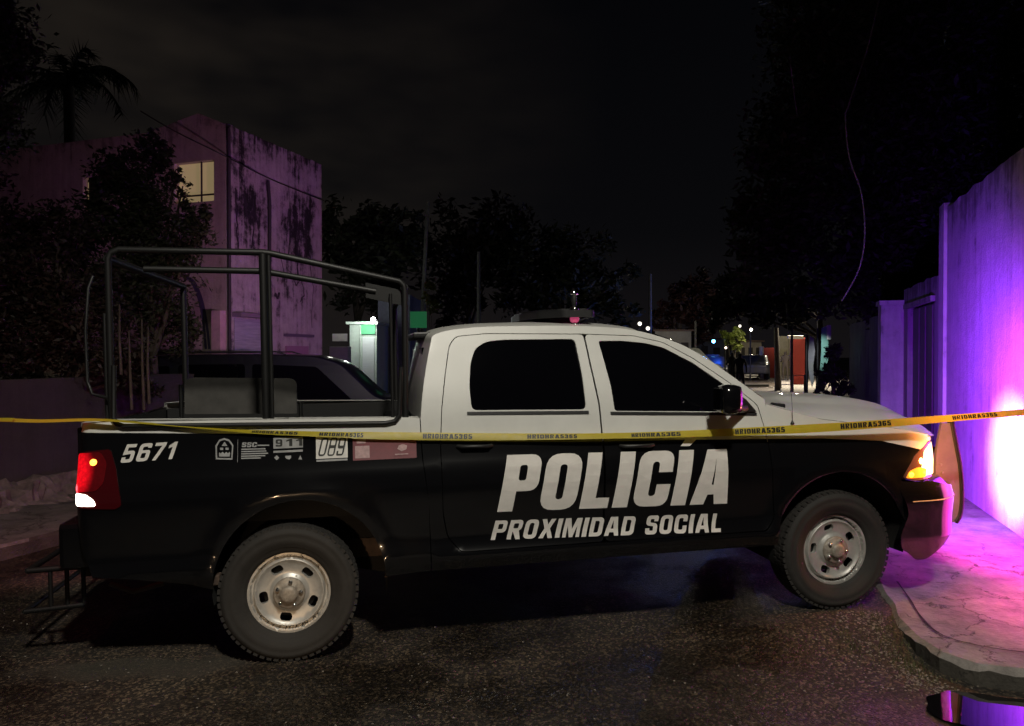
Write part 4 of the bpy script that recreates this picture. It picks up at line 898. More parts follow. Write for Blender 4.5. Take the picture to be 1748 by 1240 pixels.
# the small left window is mostly curtained
b = MB(); b.quad(fp(3.08,4.72,-.10),fp(3.50,4.72,-.10),fp(3.50,5.42,-.10),fp(3.14,5.42,-.10)); bpart(b, 'curtain', FR)
PM = mat('dark_drain_pipe', (.03,.025,.03), .7)
bpart(MB().tube([sp_(.02,1.8,.05),sp_(.02,HB-.1,.05)], .035, 8), 'drain_pipe', PM)
bpart(MB().tube([sp_(1.22,2.3,.05),sp_(1.24,4.9,.05),sp_(1.20,5.35,.04)], .035, 8), 'drain_pipe', PM)
CKM = mat('wall_crack', (.03,.022,.03), .95)
def crack(pts, wd, nm='wall_crack'):
    b = MB(); P = [Vector(p) for p in pts]; Q = []
    for i in range(len(P)-1):
        for j in range(5): p = P[i].lerp(P[i+1], j/5); Q.append(p+Vector((noise.noise((p.x*9,p.y*9,1)),noise.noise((p.x*9,p.y*9,7))))*.05)
    Q.append(P[-1])
    for i in range(len(Q)-1):
        t = (Q[i+1]-Q[i]).normalized(); q = Vector((-t.y,t.x)); w0 = wd*(.5+.8*abs(noise.noise((i*1.7,0,0)))); w1 = wd*(.5+.8*abs(noise.noise((i*1.7+1.7,0,0))))
        b.quad(sp_(*(Q[i]-q*w0),.004),sp_(*(Q[i+1]-q*w1),.004),sp_(*(Q[i+1]+q*w1),.004),sp_(*(Q[i]+q*w0),.004))
    bpart(b, nm, CKM)
for pts_, wd in (([(.25,5.0),(.30,4.6),(.27,4.1),(.36,3.8)],.035),([(.5,4.9),(.62,4.5),(.8,4.62),(.95,4.4)],.05),([(.78,4.9),(.80,4.3),(.72,3.9)],.03),([(1.95,4.9),(2.0,4.4),(1.92,3.9)],.035),([(2.25,4.9),(2.3,4.5),(2.25,4.1),(2.28,3.5)],.045),([(2.55,5.0),(2.6,4.3),(2.5,3.8)],.04),([(1.6,4.0),(1.75,3.6),(1.7,3.3)],.018),([(2.7,3.9),(2.85,3.3),(2.8,2.4)],.016),([(2.0,3.6),(2.2,3.3),(2.4,3.45),(2.5,3.1),(2.35,2.95)],.022),([(1.45,3.05),(1.55,2.95),(1.62,3.1)],.05)): crack(pts_, wd)
UB = mat('meter_box_paint', (.50,.33,.36), .6, var=.2)
def fbox(s0,s1,z0,z1,d,nm,m,side=False):
    f_ = sp_ if side else fp; b = MB(); vs = [f_(s,z,k) for k in (.003,d) for s,z in ((s0,z0),(s1,z0),(s1,z1),(s0,z1))]
    b.add(vs, [(4,5,6,7),(0,4,7,3),(1,2,6,5),(3,7,6,2),(0,1,5,4)]); return bpart(b, nm, m)
fbox(-.02+.04,.22,1.6,2.62,.16,'meter_box',UB)
fbox(.14,1.05,2.52,2.60,.22,'door_canopy',mat('canopy',(.20,.15,.2),.7),True)
fbox(.20,1.0,1.3,2.5,.02,'side_shutter',mat('shutter',(.34,.33,.40),.6,var=.3,vscale=3,vstretch=(1,1,12)),True)
fbox(1.75,2.75,2.18,2.24,.10,'ledge',mat('ledge',(.12,.08,.14),.7),True); fbox(1.8,2.6,1.75,1.98,.05,'ledge',mat('ledge_b',(.30,.15,.24),.7),True)
# painted curve on the front wall
GP = mat('graffiti_paint', (.06,.045,.10), .8)
for off_ in (0,.16):
    b = MB(); cv = spline([(1.15-off_,3.30-off_*.3),(.95-off_,3.32-off_*.6),(.72-off_*.8,3.05-off_),(.56-off_*.6,2.55-off_),(.48-off_*.5,1.9)], 6)
    for i in range(len(cv)-1):
        a, c = Vector(cv[i]), Vector(cv[i+1]); t = (c-a).normalized()*.03; q = Vector((-t.y,t.x)); b.quad(fp(*(a-q),.004),fp(*(c-q),.004),fp(*(c+q),.004),fp(*(a+q),.004))
    bpart(b, 'painted_curve', GP)
# loose cable sagging across the building
CB = mat('black_cable', (.02,.018,.02), .6); CBL = mat('pale_cable', (.10,.10,.10), .7)
pts = [fp(1.15,6.10,.25), fp(.2,5.35,.35), sp_(.3,5.0,.35), sp_(1.7,4.65,.25), sp_(3.3,5.10,.15)]
MB().tube(spline([at(240,190,13.3),at(300,225,13.3),at(387,268,13.6),at(460,305,15.2),at(553,343,16.9)],5), .012, 5).build('overhead_cable', CB, label='thin dark cable sagging across the violet corner building', cat='cable')
MB().tube(spline([at(1506,-60,9.5),at(1500,0,9.5),at(1478,90,9.5),at(1448,180,9.5),at(1443,205,9.5),at(1450,270,9.5),at(1470,330,9.6),at(1476,400,9.7),at(1466,460,9.8),at(1437,514,10)],6), .010, 5).build('overhead_cable', CBL, label='long pale cable hanging loose in front of the big dark tree on the right', cat='cable')
MB().tube(spline([at(1348,95,11),at(1354,150,11),at(1361,198,11)],4), .010, 5).build('overhead_cable', CBL, label='short pale piece of cable hanging left of the long loose one', cat='cable')

# ---------------------------------------------------------------- caution tape
tpx = [(-900,709,4.35),(-60,716,4.10),(0,717,4.10),(70,719,4.12),(145,717,4.15),(190,718,4.165),(240,722,4.21),(340,730,4.27),(430,737,4.33),(600,743,4.425),(720,745,4.495),(850,746,4.575),(1000,745,4.655),(1100,743,4.725),(1250,738,4.825),(1430,729,4.92),(1600,716,5.02),(1748,704,5.10),(1830,697,5.14),(1885,693,5.30)]
TP = [at(*p) for p in tpx]; TPd = [Vector(q) for q in spline(TP, 10)]; ntp = len(TPd)
wid = lambda px: interp(px, [-60,140,240,400,450,600,850,1100,1830], [.019,.018,.010,.014,.024,.033,.045,.050,.056])
def tframe(k):    # position and half-width vector at parameter k
    i = min(int(k), ntp-2); f_ = k-i; p = TPd[i].lerp(TPd[i+1], f_); px = p.x/p.y*FPX+CX; w_ = wid(px)*.9; tw = math.acos(min(1, w_/.058)); tw += .25*math.sin(p.x*2.3)*(1 if px > 600 else .2)
    return p, Vector((0, math.sin(tw)*.029*.5, math.cos(tw)*.029))
b = MB(); vs = []; fs = []
for i in range((ntp-1)*2+1):
    p, h = tframe(i/2); cup = Vector((0,-.003,0)); vs += [p-h, p+cup, p+h]
for i in range((ntp-1)*2): fs += [(3*i,3*i+3,3*i+4,3*i+1),(3*i+1,3*i+4,3*i+5,3*i+2)]
b.add(vs, fs, True); tp = b.build('caution_tape', M['tape'], label='yellow caution tape stretched across the whole scene in front of the pickup', cat='barrier tape')
def tk(px):       # parameter where the tape passes pixel column px
    lo, hi = 0, ntp-1.001
    for _ in range(40):
        m_ = (lo+hi)/2; p = tframe(m_)[0]
        if p.x/p.y*FPX+CX < px: lo = m_
        else: hi = m_
    return lo
for (a, c) in ((430,508),(545,620),(722,806),(900,985),(1078,1162),(1255,1340),(1435,1521),(1626,1702)):
    ka, kc = tk(a), tk(c)
    def T(u, v, ka=ka, kc=kc):
        p, h = tframe(ka+(kc-ka)*u); return p+h*(-.55+1.25*v)+Vector((0,-.0045,0))
    text_mesh('HRIOHRA5365', M['tapek'], 'tape_print', tp, T, t=.28, h=.2, gap=.14)
nn = M['tape'].node_tree.nodes; tr = nn.new('ShaderNodeBsdfTranslucent'); tr.inputs[0].default_value = (.80,.62,.06,1); ms_ = nn.new('ShaderNodeMixShader'); ms_.inputs[0].default_value = .38
M['tape'].node_tree.links.new(nn['Principled BSDF'].outputs[0], ms_.inputs[1]); M['tape'].node_tree.links.new(tr.outputs[0], ms_.inputs[2]); M['tape'].node_tree.links.new(ms_.outputs[0], nn['Material Output'].inputs['Surface'])
# the tape's end beyond the left edge is tied further off; nothing more of it shows

# ---------------------------------------------------------------- vegetation
def leaf_mat(nm, col): return mat(nm, col, .6, var=.6, vscale=1.2)
M['leafd'] = leaf_mat('dark_leaves', (.038,.044,.020)); M['leafb'] = leaf_mat('brown_leaves', (.028,.018,.011)); M['leafr'] = leaf_mat('reddish_leaves', (.05,.018,.010)); M['leafy'] = leaf_mat('yellow_green_leaves', (.16,.19,.03))
M['bark'] = mat('bark', (.10,.08,.06), .9, var=.5, vscale=8, bump=.6, bscale=20)
def crown(balls, n, size, jitter=.25):
    vs = []; fs = []; tot = sum(r**2.2 for _, r, _ in balls)
    for c, r, sq in balls:
        m_ = int(n*r**2.2/tot); clumps = [Vector((random.gauss(0,1),random.gauss(0,1),random.gauss(0,1))).normalized()*random.uniform(.45,1.0) for _ in range(max(6, m_//55))]
        for i in range(m_):
            k = random.choice(clumps); p = c+Vector((k.x*r, k.y*r, k.z*r*sq))+Vector((random.gauss(0,1),random.gauss(0,1),random.gauss(0,1)))*r*.135
            s_ = size*random.uniform(.55,1.4); a = Vector((random.gauss(0,1),random.gauss(0,1),random.gauss(0,.7))).normalized(); q = a.cross(Vector((random.gauss(0,1),random.gauss(0,1),random.gauss(0,1)))).normalized()
            n0 = len(vs); vs += [p-a*s_, p-a*s_*.1+q*s_*.36, p+a*s_, p-a*s_*.1-q*s_*.36]; fs.append((n0,n0+1,n0+2,n0+3))
    return vs, fs
def tree(base, height, balls, n, size, leaf, label, trunk_r=.14, name='leafy_tree', cat='tree', group=None, trunk=True):
    base = Vector(base); root = empty(name, base, label=label, cat=cat, group=group)
    L = [(Vector(c)-base, r, sq) for c, r, sq in balls]; vs, fs = crown(L, n, size); MB().add(vs, fs).build('crown', leaf, root)
    if trunk:
        b = MB(); top = Vector((0,0,height)); b.tube([(0,0,-.1),(.04*height*.3,.02,height*.35),(0,0.05,height*.7),top], [trunk_r*1.3,trunk_r,trunk_r*.7,trunk_r*.3], 10)
        for c, r, _ in L: s0 = Vector((0,0,height*random.uniform(.4,.75))); b.tube([s0, s0.lerp(c,.5)+Vector((0,0,.1*r)), c], [trunk_r*.5,trunk_r*.32,trunk_r*.1], 7)
        b.build('trunk', M['bark'], root)
    return root
def B(px, py, Y, rpx, sq=1): return (at(px,py,Y), rpx*Y/FPX, sq)
# left, between the low wall and the building
tree((at(255,606,11).x,11,0), 3.2, [B(235,300,11,62),B(205,345,11,70),B(285,400,11,70),B(200,430,11,95),B(322,375,11,34),B(250,500,11,80),B(300,560,11.3,48),B(262,262,11,36),B(312,318,11,17),B(300,290,11,17),B(330,392,11,30)], 22000, .045, M['leafd'], 'dark bushy tree in front of the lit window of the corner building', .10)
tree((at(90,606,9.6).x,9.6,0), 2.4, [B(60,440,9.6,95),B(-30,400,9.6,100),B(130,520,9.6,85),B(50,580,9.6,95),B(-40,560,9.6,90),B(190,585,9.6,66),B(245,640,9.8,45),B(100,400,9.8,50)], 22000, .045, M['leafb'], 'broad dark bush hanging over the low wall at the left edge', .09, 'leafy_bush', 'bush')
tree((at(-90,606,8.2).x,8.2,0), 5.0, [B(-40,60,8.2,90),B(-60,200,8.2,85),B(-10,20,8.4,45),B(10,110,8.4,30)], 9000, .045, M['leafd'], 'tall dark tree cut off by the upper left corner of the picture', .10)
# thin bare stems seen through the cage
for i, (px, y0, y1) in enumerate(((222,565,700),(243,545,700),(204,520,640),(252,560,690))):
    MB().tube([at(px+3,y1,9.2), at(px,(y0+y1)/2,9.2), at(px-2+i,y0,9.2)], [.02,.017,.01], 6).build('sapling', M['bark'], label=['thin bare stem behind the cage, second from the left of four','thin bare stem behind the cage, second from the right of four','thin bare stem behind the cage, leftmost and highest of four','thin bare stem behind the cage, rightmost of four'][i], cat='sapling', group='thin stems behind the cage')
# palm behind the building
pr_ = empty('palm_tree', (at(120,606,21).x,21,0), label='dark palm with drooping fronds rising behind the corner building', cat='palm')
b = MB(); b.tube([(0,0,0),(.1,0,4),(0,0,9.5)], [.2,.17,.14], 10); b.build('trunk', M['bark'], pr_)
for i in range(19):
    a = 2*PI*i/19+random.uniform(-.3,.3); el = random.uniform(-.15,1.35); Lf = random.uniform(2.1,2.9); b = MB(); pv = None; P = []
    for k in range(13):
        s_ = k/12; r = Lf*s_; P.append(Vector((math.cos(a)*r*math.cos(el)*(1-.15*s_), math.sin(a)*r*math.cos(el), 9.5+Lf*math.sin(el)*s_-1.5*s_*s_*Lf*.45)))
    b.tube(P, [.03]*12+[.01], 5)
    for k in range(1,13):
        t = (P[k]-P[k-1]).normalized(); sd_ = t.cross(Vector((0,0,1))).normalized()
        for sg in (-1,1):
            for m_ in (0,.33,.66):
                p = P[k-1].lerp(P[k],m_); rz_ = random.uniform(.55,1.25); tip = p+sd_*sg*(.60*(1-.6*k/13))*rz_+t*random.uniform(.1,.5)-Vector((0,0,random.uniform(.05,.5))); b.add([p-t*.03,p+t*.035,tip],[(0,1,2)])
    b.build('frond', M['leafd'], pr_)
# right, behind the walls
tree((at(1560,606,17).x,17,0), 9, [B(1500,170,17,170),B(1380,250,16.5,110),B(1330,370,16,85),B(1290,455,16,60),B(1420,400,16.5,110),B(1560,340,17,130),B(1620,90,17,150),B(1430,60,17,130),B(1500,470,17,80),B(1690,250,17.5,150),B(1400,480,16.5,60),B(1560,470,17,85),B(1480,505,17,60),B(1610,420,17,80),B(1530,520,17.5,45),B(1300,400,16,70)], 50000, .10, M['leafd'], 'huge dark leafy tree filling the upper right of the picture', .30)
tree((at(1700,606,21).x,21,0), 11, [B(1740,20,21,170),B(1600,-40,21,150),B(1450,-40,21,120),B(1780,180,21,140)], 9000, .16, M['leafd'], 'second dark crown behind the huge tree at the upper right corner', .30)
tree((at(1400,606,31).x,31,.1), 4.5, [B(1255,500,30,45),B(1230,530,30,32),B(1290,520,30,45),B(1330,520,30,42),B(1370,515,29,38)], 5000, .16, M['leafd'], 'dark crown over the far end of the street, under the huge tree', .15)
# tree line beyond the crossing
tl_ = [('wide dark tree beyond the crossing, left of the green sign', 610, [B(610,440,38,75),B(590,400,38,55),B(660,420,38,70),B(640,480,38,70),B(690,390,38,45)], M['leafd']),
       ('rounded dark tree behind the cab roof, left half of the far tree line', 800, [B(800,410,42,75),B(760,450,42,70),B(850,400,42,75),B(830,480,42,70),B(780,520,42,60)], M['leafb']),
       ('brownish dark tree right of the camera mast, sloping down to the street', 960, [B(930,420,42,75),B(985,450,42,70),B(1030,490,42,55),B(960,500,42,70),B(1070,475,42,28),B(890,470,42,70),B(1050,520,42,40)], M['leafd']),
       ('low reddish tree far down the street beside the dim pole', 1160, [B(1165,520,52,32),B(1200,505,52,38),B(1140,540,52,24),B(1195,540,52,40)], M['leafr'])]
for lb_, px, bb, lm in tl_:
    Y = bb[0][0].y; tree((at(px,606,Y).x,Y,.2), 5, bb, 5200, .24, lm, lb_, .22, group='trees beyond the crossing')

# ---------------------------------------------------------------- other vehicles
def car(name, prof, glassp, Wd, wheels, loc, rz, paint, label, cat, wr=.33, lights=True):
    """body from a side profile, narrowed towards the roof; windows, wheels, lamps as parts"""
    root = empty(name, loc, rz, label, cat)
    P = dens(rnd(prof, .12, 4), .12); zmax = max(p[1] for p in P)
    def half(z): return Wd/2*(1-.16*ss((z-.85)/(zmax-.85))-.04*ss((.5-z)/.4))
    V = [Vector(p) for p in P]; E_ = [(i,(i+1)%len(P)) for i in range(len(P))]
    r = delaunay_2d_cdt(V+[Vector((x*.2-3, z*.12)) for x in range(31) for z in range(16) if inside((x*.2-3, z*.12), P)], E_, [], 1, 1e-4)
    vs = []; fs = []
    for sg in (-1, 1):
        n0 = len(vs); vs += [(p.x, sg*half(p.y), p.y) for p in r[0]]; fs += [tuple(n0+i for i in f) for f in r[2] if inside(sum((r[0][i] for i in f), Vector((0,0)))/len(f), P)]
    b = MB(); b.add(vs, fs, False)
    m_ = 6; rows_ = []
    for x, z in P: h = half(z); rows_.append([(x, -h+2*h*j/m_, z+(.03*(1-(2*j/m_-1)**2) if z > .8 else 0)) for j in range(m_+1)])
    v2 = [q for rw in rows_ for q in rw]; f2 = [((i%len(P))*(m_+1)+j, (i%len(P))*(m_+1)+j+1, ((i+1)%len(P))*(m_+1)+j+1, ((i+1)%len(P))*(m_+1)+j) for i in range(len(P)) for j in range(m_)]
    b.add(v2, f2, True); bo = b.build('body', paint, root)
    bm = bmesh.new(); bm.from_mesh(bo.data); bmesh.ops.remove_doubles(bm, verts=bm.verts, dist=.002); bm.to_mesh(bo.data); bm.free()
    for gp in glassp:
        for sg in (-1, 1):
            g = rnd(gp, .05, 3); MB().add([(x, sg*(half(z)+.008), z) for x, z in g], [tuple(range(len(g)))]).build('window', M['glass'], root)
    for wx in wheels:
        for sg in (-1, 1):
            mt = Matrix.Translation((wx, sg*(Wd/2-.10), wr))@Matrix.Rotation(PI/2,4,'X')
            b = MB(); b.lathe([(0,-.11),(wr*.6,-.11),(wr*.66,-.12),(wr*.94,-.11),(wr,-.06),(wr,.06),(wr*.94,.11),(wr*.66,.12),(wr*.6,.11),(0,.11)], 28, mt); wl = b.build('wheel', M['tyre'], root)
            b = MB(); b.lathe([(wr*.62,.112),(wr*.5,.095),(wr*.2,.11),(0,.12)], 20, Matrix.Translation((wx, sg*(Wd/2-.10), wr))@Matrix.Rotation(-sg*PI/2,4,'X') if 0 else Matrix.Translation((wx, sg*(Wd/2-.095), wr))@Matrix.Rotation(PI/2 if sg < 0 else -PI/2,4,'X')); b.build('hubcap', M['hub'], wl)
    return root
suvp = [(-2.25,.35),(-2.32,.75),(-2.28,1.05),(-2.12,1.50),(-1.85,1.76),(-1.4,1.83),(-.2,1.85),(.75,1.82),(1.12,1.70),(1.62,1.16),(2.15,1.04),(2.38,.80),(2.40,.38),(1.9,.30),(-1.9,.30)]
suvg = [[(-1.98,1.12),(-1.85,1.60),(-1.20,1.68),(-1.15,1.12)],[(-1.05,1.12),(-1.08,1.69),(-.18,1.70),(-.15,1.12)],[(-.05,1.12),(-.08,1.70),(.80,1.66),(1.32,1.12)]]
NV = mat('dark_blue_paint', (.004,.005,.009), .35, coat=.35)
sv = car('dark_suv', suvp, suvg, 1.85, (-1.45,1.42), (-4.02, 12.3, G0), math.radians(4), NV, 'dark blue sport utility car parked behind the pickup bed, seen through the cage', 'car', .37)
sv.scale = (1.12,.95,.985)
for sg in (-1, 1): MB().tube([(-1.6,sg*.62,1.84),(-1.5,sg*.62,1.885),(.2,sg*.62,1.90),(.35,sg*.62,1.85)], .014, 6).build('roof_rail', M['trim'], sv)

# ---------------------------------------------------------------- people
def person(loc, rz, sc, joints, cloth, label, name='person'):
    """one continuous skinned body; joints: dict name -> (x,y,z,radius)"""
    order = [('pelvis','belly'),('belly','chest'),('chest','neck'),('neck','head'),('head','crown'),
             ('chest','shL'),('shL','elL'),('elL','haL'),('chest','shR'),('shR','elR'),('elR','haR'),
             ('pelvis','hiL'),('hiL','knL'),('knL','anL'),('anL','toL'),('pelvis','hiR'),('hiR','knR'),('knR','anR'),('anR','toR')]
    J = dict(pelvis=(0,0,.95,.15), belly=(0,0,1.10,.14), chest=(0,0,1.32,.17), neck=(0,.01,1.50,.06), head=(0,.02,1.60,.085), crown=(0,.01,1.69,.08),
        shL=(-.20,0,1.40,.065), elL=(-.26,.02,1.12,.05), haL=(-.25,.10,.88,.038), shR=(.20,0,1.40,.065), elR=(.26,.02,1.12,.05), haR=(.25,.10,.88,.038),
        hiL=(-.10,0,.88,.10), knL=(-.11,.02,.50,.065), anL=(-.12,0,.10,.05), toL=(-.13,.14,.04,.04), hiR=(.10,0,.88,.10), knR=(.11,.02,.50,.065), anR=(.12,0,.10,.05), toR=(.13,.14,.04,.04))
    J.update(joints); ks = list(J); me = bpy.data.meshes.new(name)
    me.from_pydata([J[k][:3] for k in ks], [(ks.index(a), ks.index(b_)) for a, b_ in order], [])
    o = bpy.data.objects.new(name, me); C.objects.link(o); md = o.modifiers.new('skin', 'SKIN'); me.materials.append(cloth)
    for i, k in enumerate(ks): me.skin_vertices[0].data[i].radius = (J[k][3], J[k][3]*.85); me.skin_vertices[0].data[i].use_root = (k == 'pelvis')
    sb = o.modifiers.new('sub', 'SUBSURF'); sb.levels = 2; sb.render_levels = 2; md.use_smooth_shade = True
    o.location = loc; o.rotation_euler = (0,0,rz); o.scale = (sc,)*3
    return tag(o, label, 'person')
DK = mat('dark_uniform', (.014,.014,.018), .8); BR = mat('brown_clothes', (.018,.011,.006), .8)
def gz(px, Y): p = at(px, 606, Y); return (p.x, Y, ground(p.x, Y))
person(gz(1250,33), .4, 1.02, dict(haL=(-.05,.22,1.15,.038), elL=(-.28,.05,1.15,.05)), DK, 'dark clothed person with bent arm, nearer the blue light of the two in the street')
person(gz(1263,31), -.5, 1.0, dict(knR=(.14,.06,.50,.065), anR=(.18,.02,.10,.05), toR=(.2,.15,.04,.04)), DK, 'dark clothed person with feet apart, right one of the two in the street')
person(gz(1341,40), 2.6, 1.0, dict(haR=(.12,.20,1.2,.038)), BR, 'brown clothed person standing before the beige wall, left of the red wall')
person(gz(1296,46), 1.2, 1.0, dict(), DK, 'small dark figure at the far parked car')

# ---------------------------------------------------------------- far end of the street
def block(name, px0, px1, ytop, Y, dep, m, label, cat, ybot=None, par=None, trim=None):
    a, c = at(px0, ytop, Y), at(px1, ytop, Y); z0 = ground(a.x, Y)-.1 if ybot is None else at(px0, ybot, Y).z
    o = MB().box((a.x, Y, z0), (c.x, Y+dep, a.z), .015).build(name, m, par)
    return tag(o, label, cat)
# shop on the far corner, left
GRW = mat('pale_green_paint', (.50,.56,.50), .8, var=.15); GRN = mat('green_shop_paint', (.10,.42,.20), .7); SHT = mat('roller_shutter', (.62,.63,.64), .5, var=.15, vscale=2, vstretch=(1,1,30))
sY = 30.0; sx0 = at(597,606,sY).x; sx1 = at(641,606,sY).x; sx2 = at(617,606,sY).x; zt = at(600,550,sY).z
shop = empty('corner_shop', ((sx0+sx1)/2, sY, 0), label='small shop with green fascia and white shutter under a bright lamp, seen through the cage', cat='shop')
def sbox(nm, x0, x1, y0, y1, z0, z1, m, par=shop): 
    c = shop.location; return MB().box((x0-c.x,y0-c.y,z0),(x1-c.x,y1-c.y,z1),.01).build(nm, m, par)
sbox('wall', sx0, sx1+.05, sY, sY+5, -.1, zt-.1, GRW); sbox('fascia', sx2, sx1, sY-.08, sY-.003, at(600,571,sY).z, at(600,549,sY).z, GRN); sbox('shutter', sx2+.05, sx1-.04, sY-.05, sY-.003, 0, at(600,576,sY).z, SHT)
sbox('post', sx2-.06, sx2, sY-.1, sY-.003, 0, zt, GRW); sbox('roof', sx0-.1, sx1+.15, sY-.25, sY+5, zt-.1, zt, GRW)
lz = at(637,546,sY-.5)
LMP = mat('lamp_glass', (1,1,1), .3, emit=(.95,1,.95), es=40)
fl_ = MB().lathe([(.10*math.sin(PI*i/8), .10*math.cos(PI*i/8)) for i in range(9)], 12, Matrix.Translation(lz)).build('shop_lamp', LMP, label='bright white lamp at the shop eave behind the cage', cat='lamp')
lamp('POINT', lz+Vector((-.25,-.55,-.1)), 85, (.90,1,.93), .1, name='shop_light')
block('side_house', 645, 700, 503, 33, 6, mat('blue_grey_wall', (.16,.16,.21), .9, var=.3), 'dim blue-grey house wall right of the shop lamp, behind the cage', 'building')
wb = block('white_sign', 567, 593, 570, 26, .06, mat('white_board', (.7,.7,.66), .6, var=.15), 'white sign board between the violet building and the shop', 'sign', 583)
wb2 = block('concrete_ledge', 562, 594, 592, 25, .5, mat('ledge_concrete', (.5,.5,.47), .8, var=.2), 'pale low ledge under the white sign board', 'wall')
lamp('POINT', at(583,540,25.2), 9, (1,1,.9), .1, name='sign_light')
gs = block('green_sign', 700, 728, 532, 24, .10, mat('lit_green_panel', (.03,.30,.10), .5, emit=(.035,.30,.105), es=.22, var=.1), 'square lit green sign just left of the cab roof', 'sign', 560)
MB().tube([(at(714,560,24).x, 24.05, -.1),(at(714,560,24).x, 24.05, at(714,560,24).z)], .05, 8).build('pole', M['tube'], gs)
tree((at(732,606,26).x,26,0), 2.5, [B(733,490,26,12),B(738,520,26,14),B(728,505,26,8)], 500, .09, M['leafy'], 'thin pale shrub top just above the green sign', .05, 'leafy_shrub', 'shrub')
# poles
PO_ = mat('concrete_pole', (.16,.15,.14), .85, var=.3)
def pole(px, ytop, Y, r, label, bend=0):
    a = at(px, ytop, Y); g = ground(a.x, Y); MB().tube([(a.x,Y,g-.1),(a.x+bend*.4,Y,(g+a.z)/2),(a.x+bend,Y,a.z)], [r*1.2,r,r*.8], 10).build('utility_pole', PO_, label=label, cat='pole', group='poles down the street')
pole(1110, 468, 40, .10, 'dim concrete pole against the sky right of the far tree line')
pole(1187, 548, 34, .05, 'thin short pole just above the windscreen pillar')
pole(1352, 519, 30, .05, 'thin tall pole in front of the red wall')
pole(717, 345, 34, .10, 'faint tall pole behind the green sign', .35)
pole(817, 430, 33, .09, 'faint pole among the far trees behind the cab roof')
# lamps of the far street
def bulbo(px, py, Y, r, col, es, label, cat='lamp', name='street_lamp', power=0, off=(0,-.6,0)):
    p = at(px,py,Y); o = empty(name, (p.x,Y+.1,ground(p.x,Y)), label=label, cat=cat); g = ground(p.x,Y)
    MB().tube([(0,0,0),(0,0,p.z-g)], .04, 8).build('pole', M['tube'], o)
    MB().lathe([(r*math.sin(PI*i/8), r*math.cos(PI*i/8)) for i in range(9)], 12, Matrix.Translation((0,-.1,p.z-g))).build('lamp_head', mat('lit_lamp', (1,1,1), .3, emit=col, es=es), o)
    if power: lamp('SPOT', p+Vector(off)+Vector((0,0,.8)), power, col, .1, aim=(p.x+off[0], p.y+off[1]-.01, 0), angle=140, blend=.8, name='far_light')
    return o
bulbo(1282,563,42,.085,(1,.86,.62),14,'brightest small warm street lamp above the far parked car',power=4200,off=(.5,-6,.5))
bulbo(1263,557,50,.09,(1,.9,.75),2.5,'faint small street lamp left of the brightest far one')
bulbo(1092,553,38,.10,(1,.93,.80),2.2,'round pale lamp just above the cab roof, right of the camera mast',power=10)
bulbo(1106,561,36,.10,(1,.93,.80),1.5,'small pale lamp beside the dim concrete pole')
bulbo(1239,594,36,.06,(1,.75,.6),3,'tiny warm lamp between the blue light and the two people')
# blue strobe on a police car
carp = [(-2.2,.32),(-2.25,.85),(-1.75,1.0),(-1.15,1.40),(.45,1.42),(1.15,1.0),(2.1,.85),(2.25,.6),(2.2,.32)]
carg = [[(-1.35,1.0),(-1.02,1.33),(-.30,1.35),(-.28,1.0)],[(-.18,1.0),(-.20,1.35),(.40,1.34),(.85,1.0)]]
p = at(1212,606,40); pc = car('patrol_car', carp, carg, 1.78, (-1.35,1.4), (p.x,40,ground(p.x,40)), 1.3, NV, 'dark patrol car under the shining blue strobe down the street', 'car')
MB().box((-.2,-.5,1.44),(.1,.5,1.52),.02).build('light_bar', M['trim'], pc)
bp = at(1218,583,40); rr = .09; c_ = pc.matrix_basis.inverted()@Vector(bp) if 0 else None
bo = MB().lathe([(rr*math.sin(PI*i/8), rr*math.cos(PI*i/8)) for i in range(9)], 12, Matrix.Translation(bp)).build('blue_strobe', mat('lit_blue_strobe', (.2,.5,1), .3, emit=(.10,.42,1), es=22), label='bright blue police strobe shining down the street', cat='beacon')
lamp('POINT', bp+Vector((-.1,-1.6,.1)), 260, (.02,.12,1), .1, name='blue_light')
p = at(1287,606,45); car('parked_car', carp, carg, 1.78, (-1.35,1.4), (p.x,45,ground(p.x,45)), 1.25, mat('dark_car_paint',(.05,.048,.045),.35,coat=.6), 'dark parked car with pale roof below the brightest far lamp', 'car')
p = at(1160,606,34); car('parked_van', [(-2.3,.35),(-2.35,1.0),(-2.3,1.75),(-2.0,1.9),(1.1,1.9),(1.8,1.25),(2.3,1.05),(2.35,.35)], [[(-.2,1.2),(-.2,1.7),(1.0,1.7),(1.45,1.2)]], 1.85, (-1.5,1.5), (p.x-.5,34,ground(p.x,34)), .4, mat('white_van_paint',(.5,.52,.45),.5,var=.1), 'pale van partly hidden behind the front edge of the cab roof', 'van')
lamp('POINT', at(1166,560,32.6), 14, (1,.95,.8), .08, name='van_light')
tree((at(1251,606,36).x,36,.2), 1.6, [B(1250,575,36,17),B(1262,568,36,10),B(1242,583,36,10),B(1256,590,36,9)], 900, .13, M['leafy'], 'yellow-green lit shrub right of the blue strobe', .06, 'leafy_shrub', 'shrub')
lamp('POINT', at(1258,560,34.5), 22, (.95,1,.6), .08, name='shrub_light')
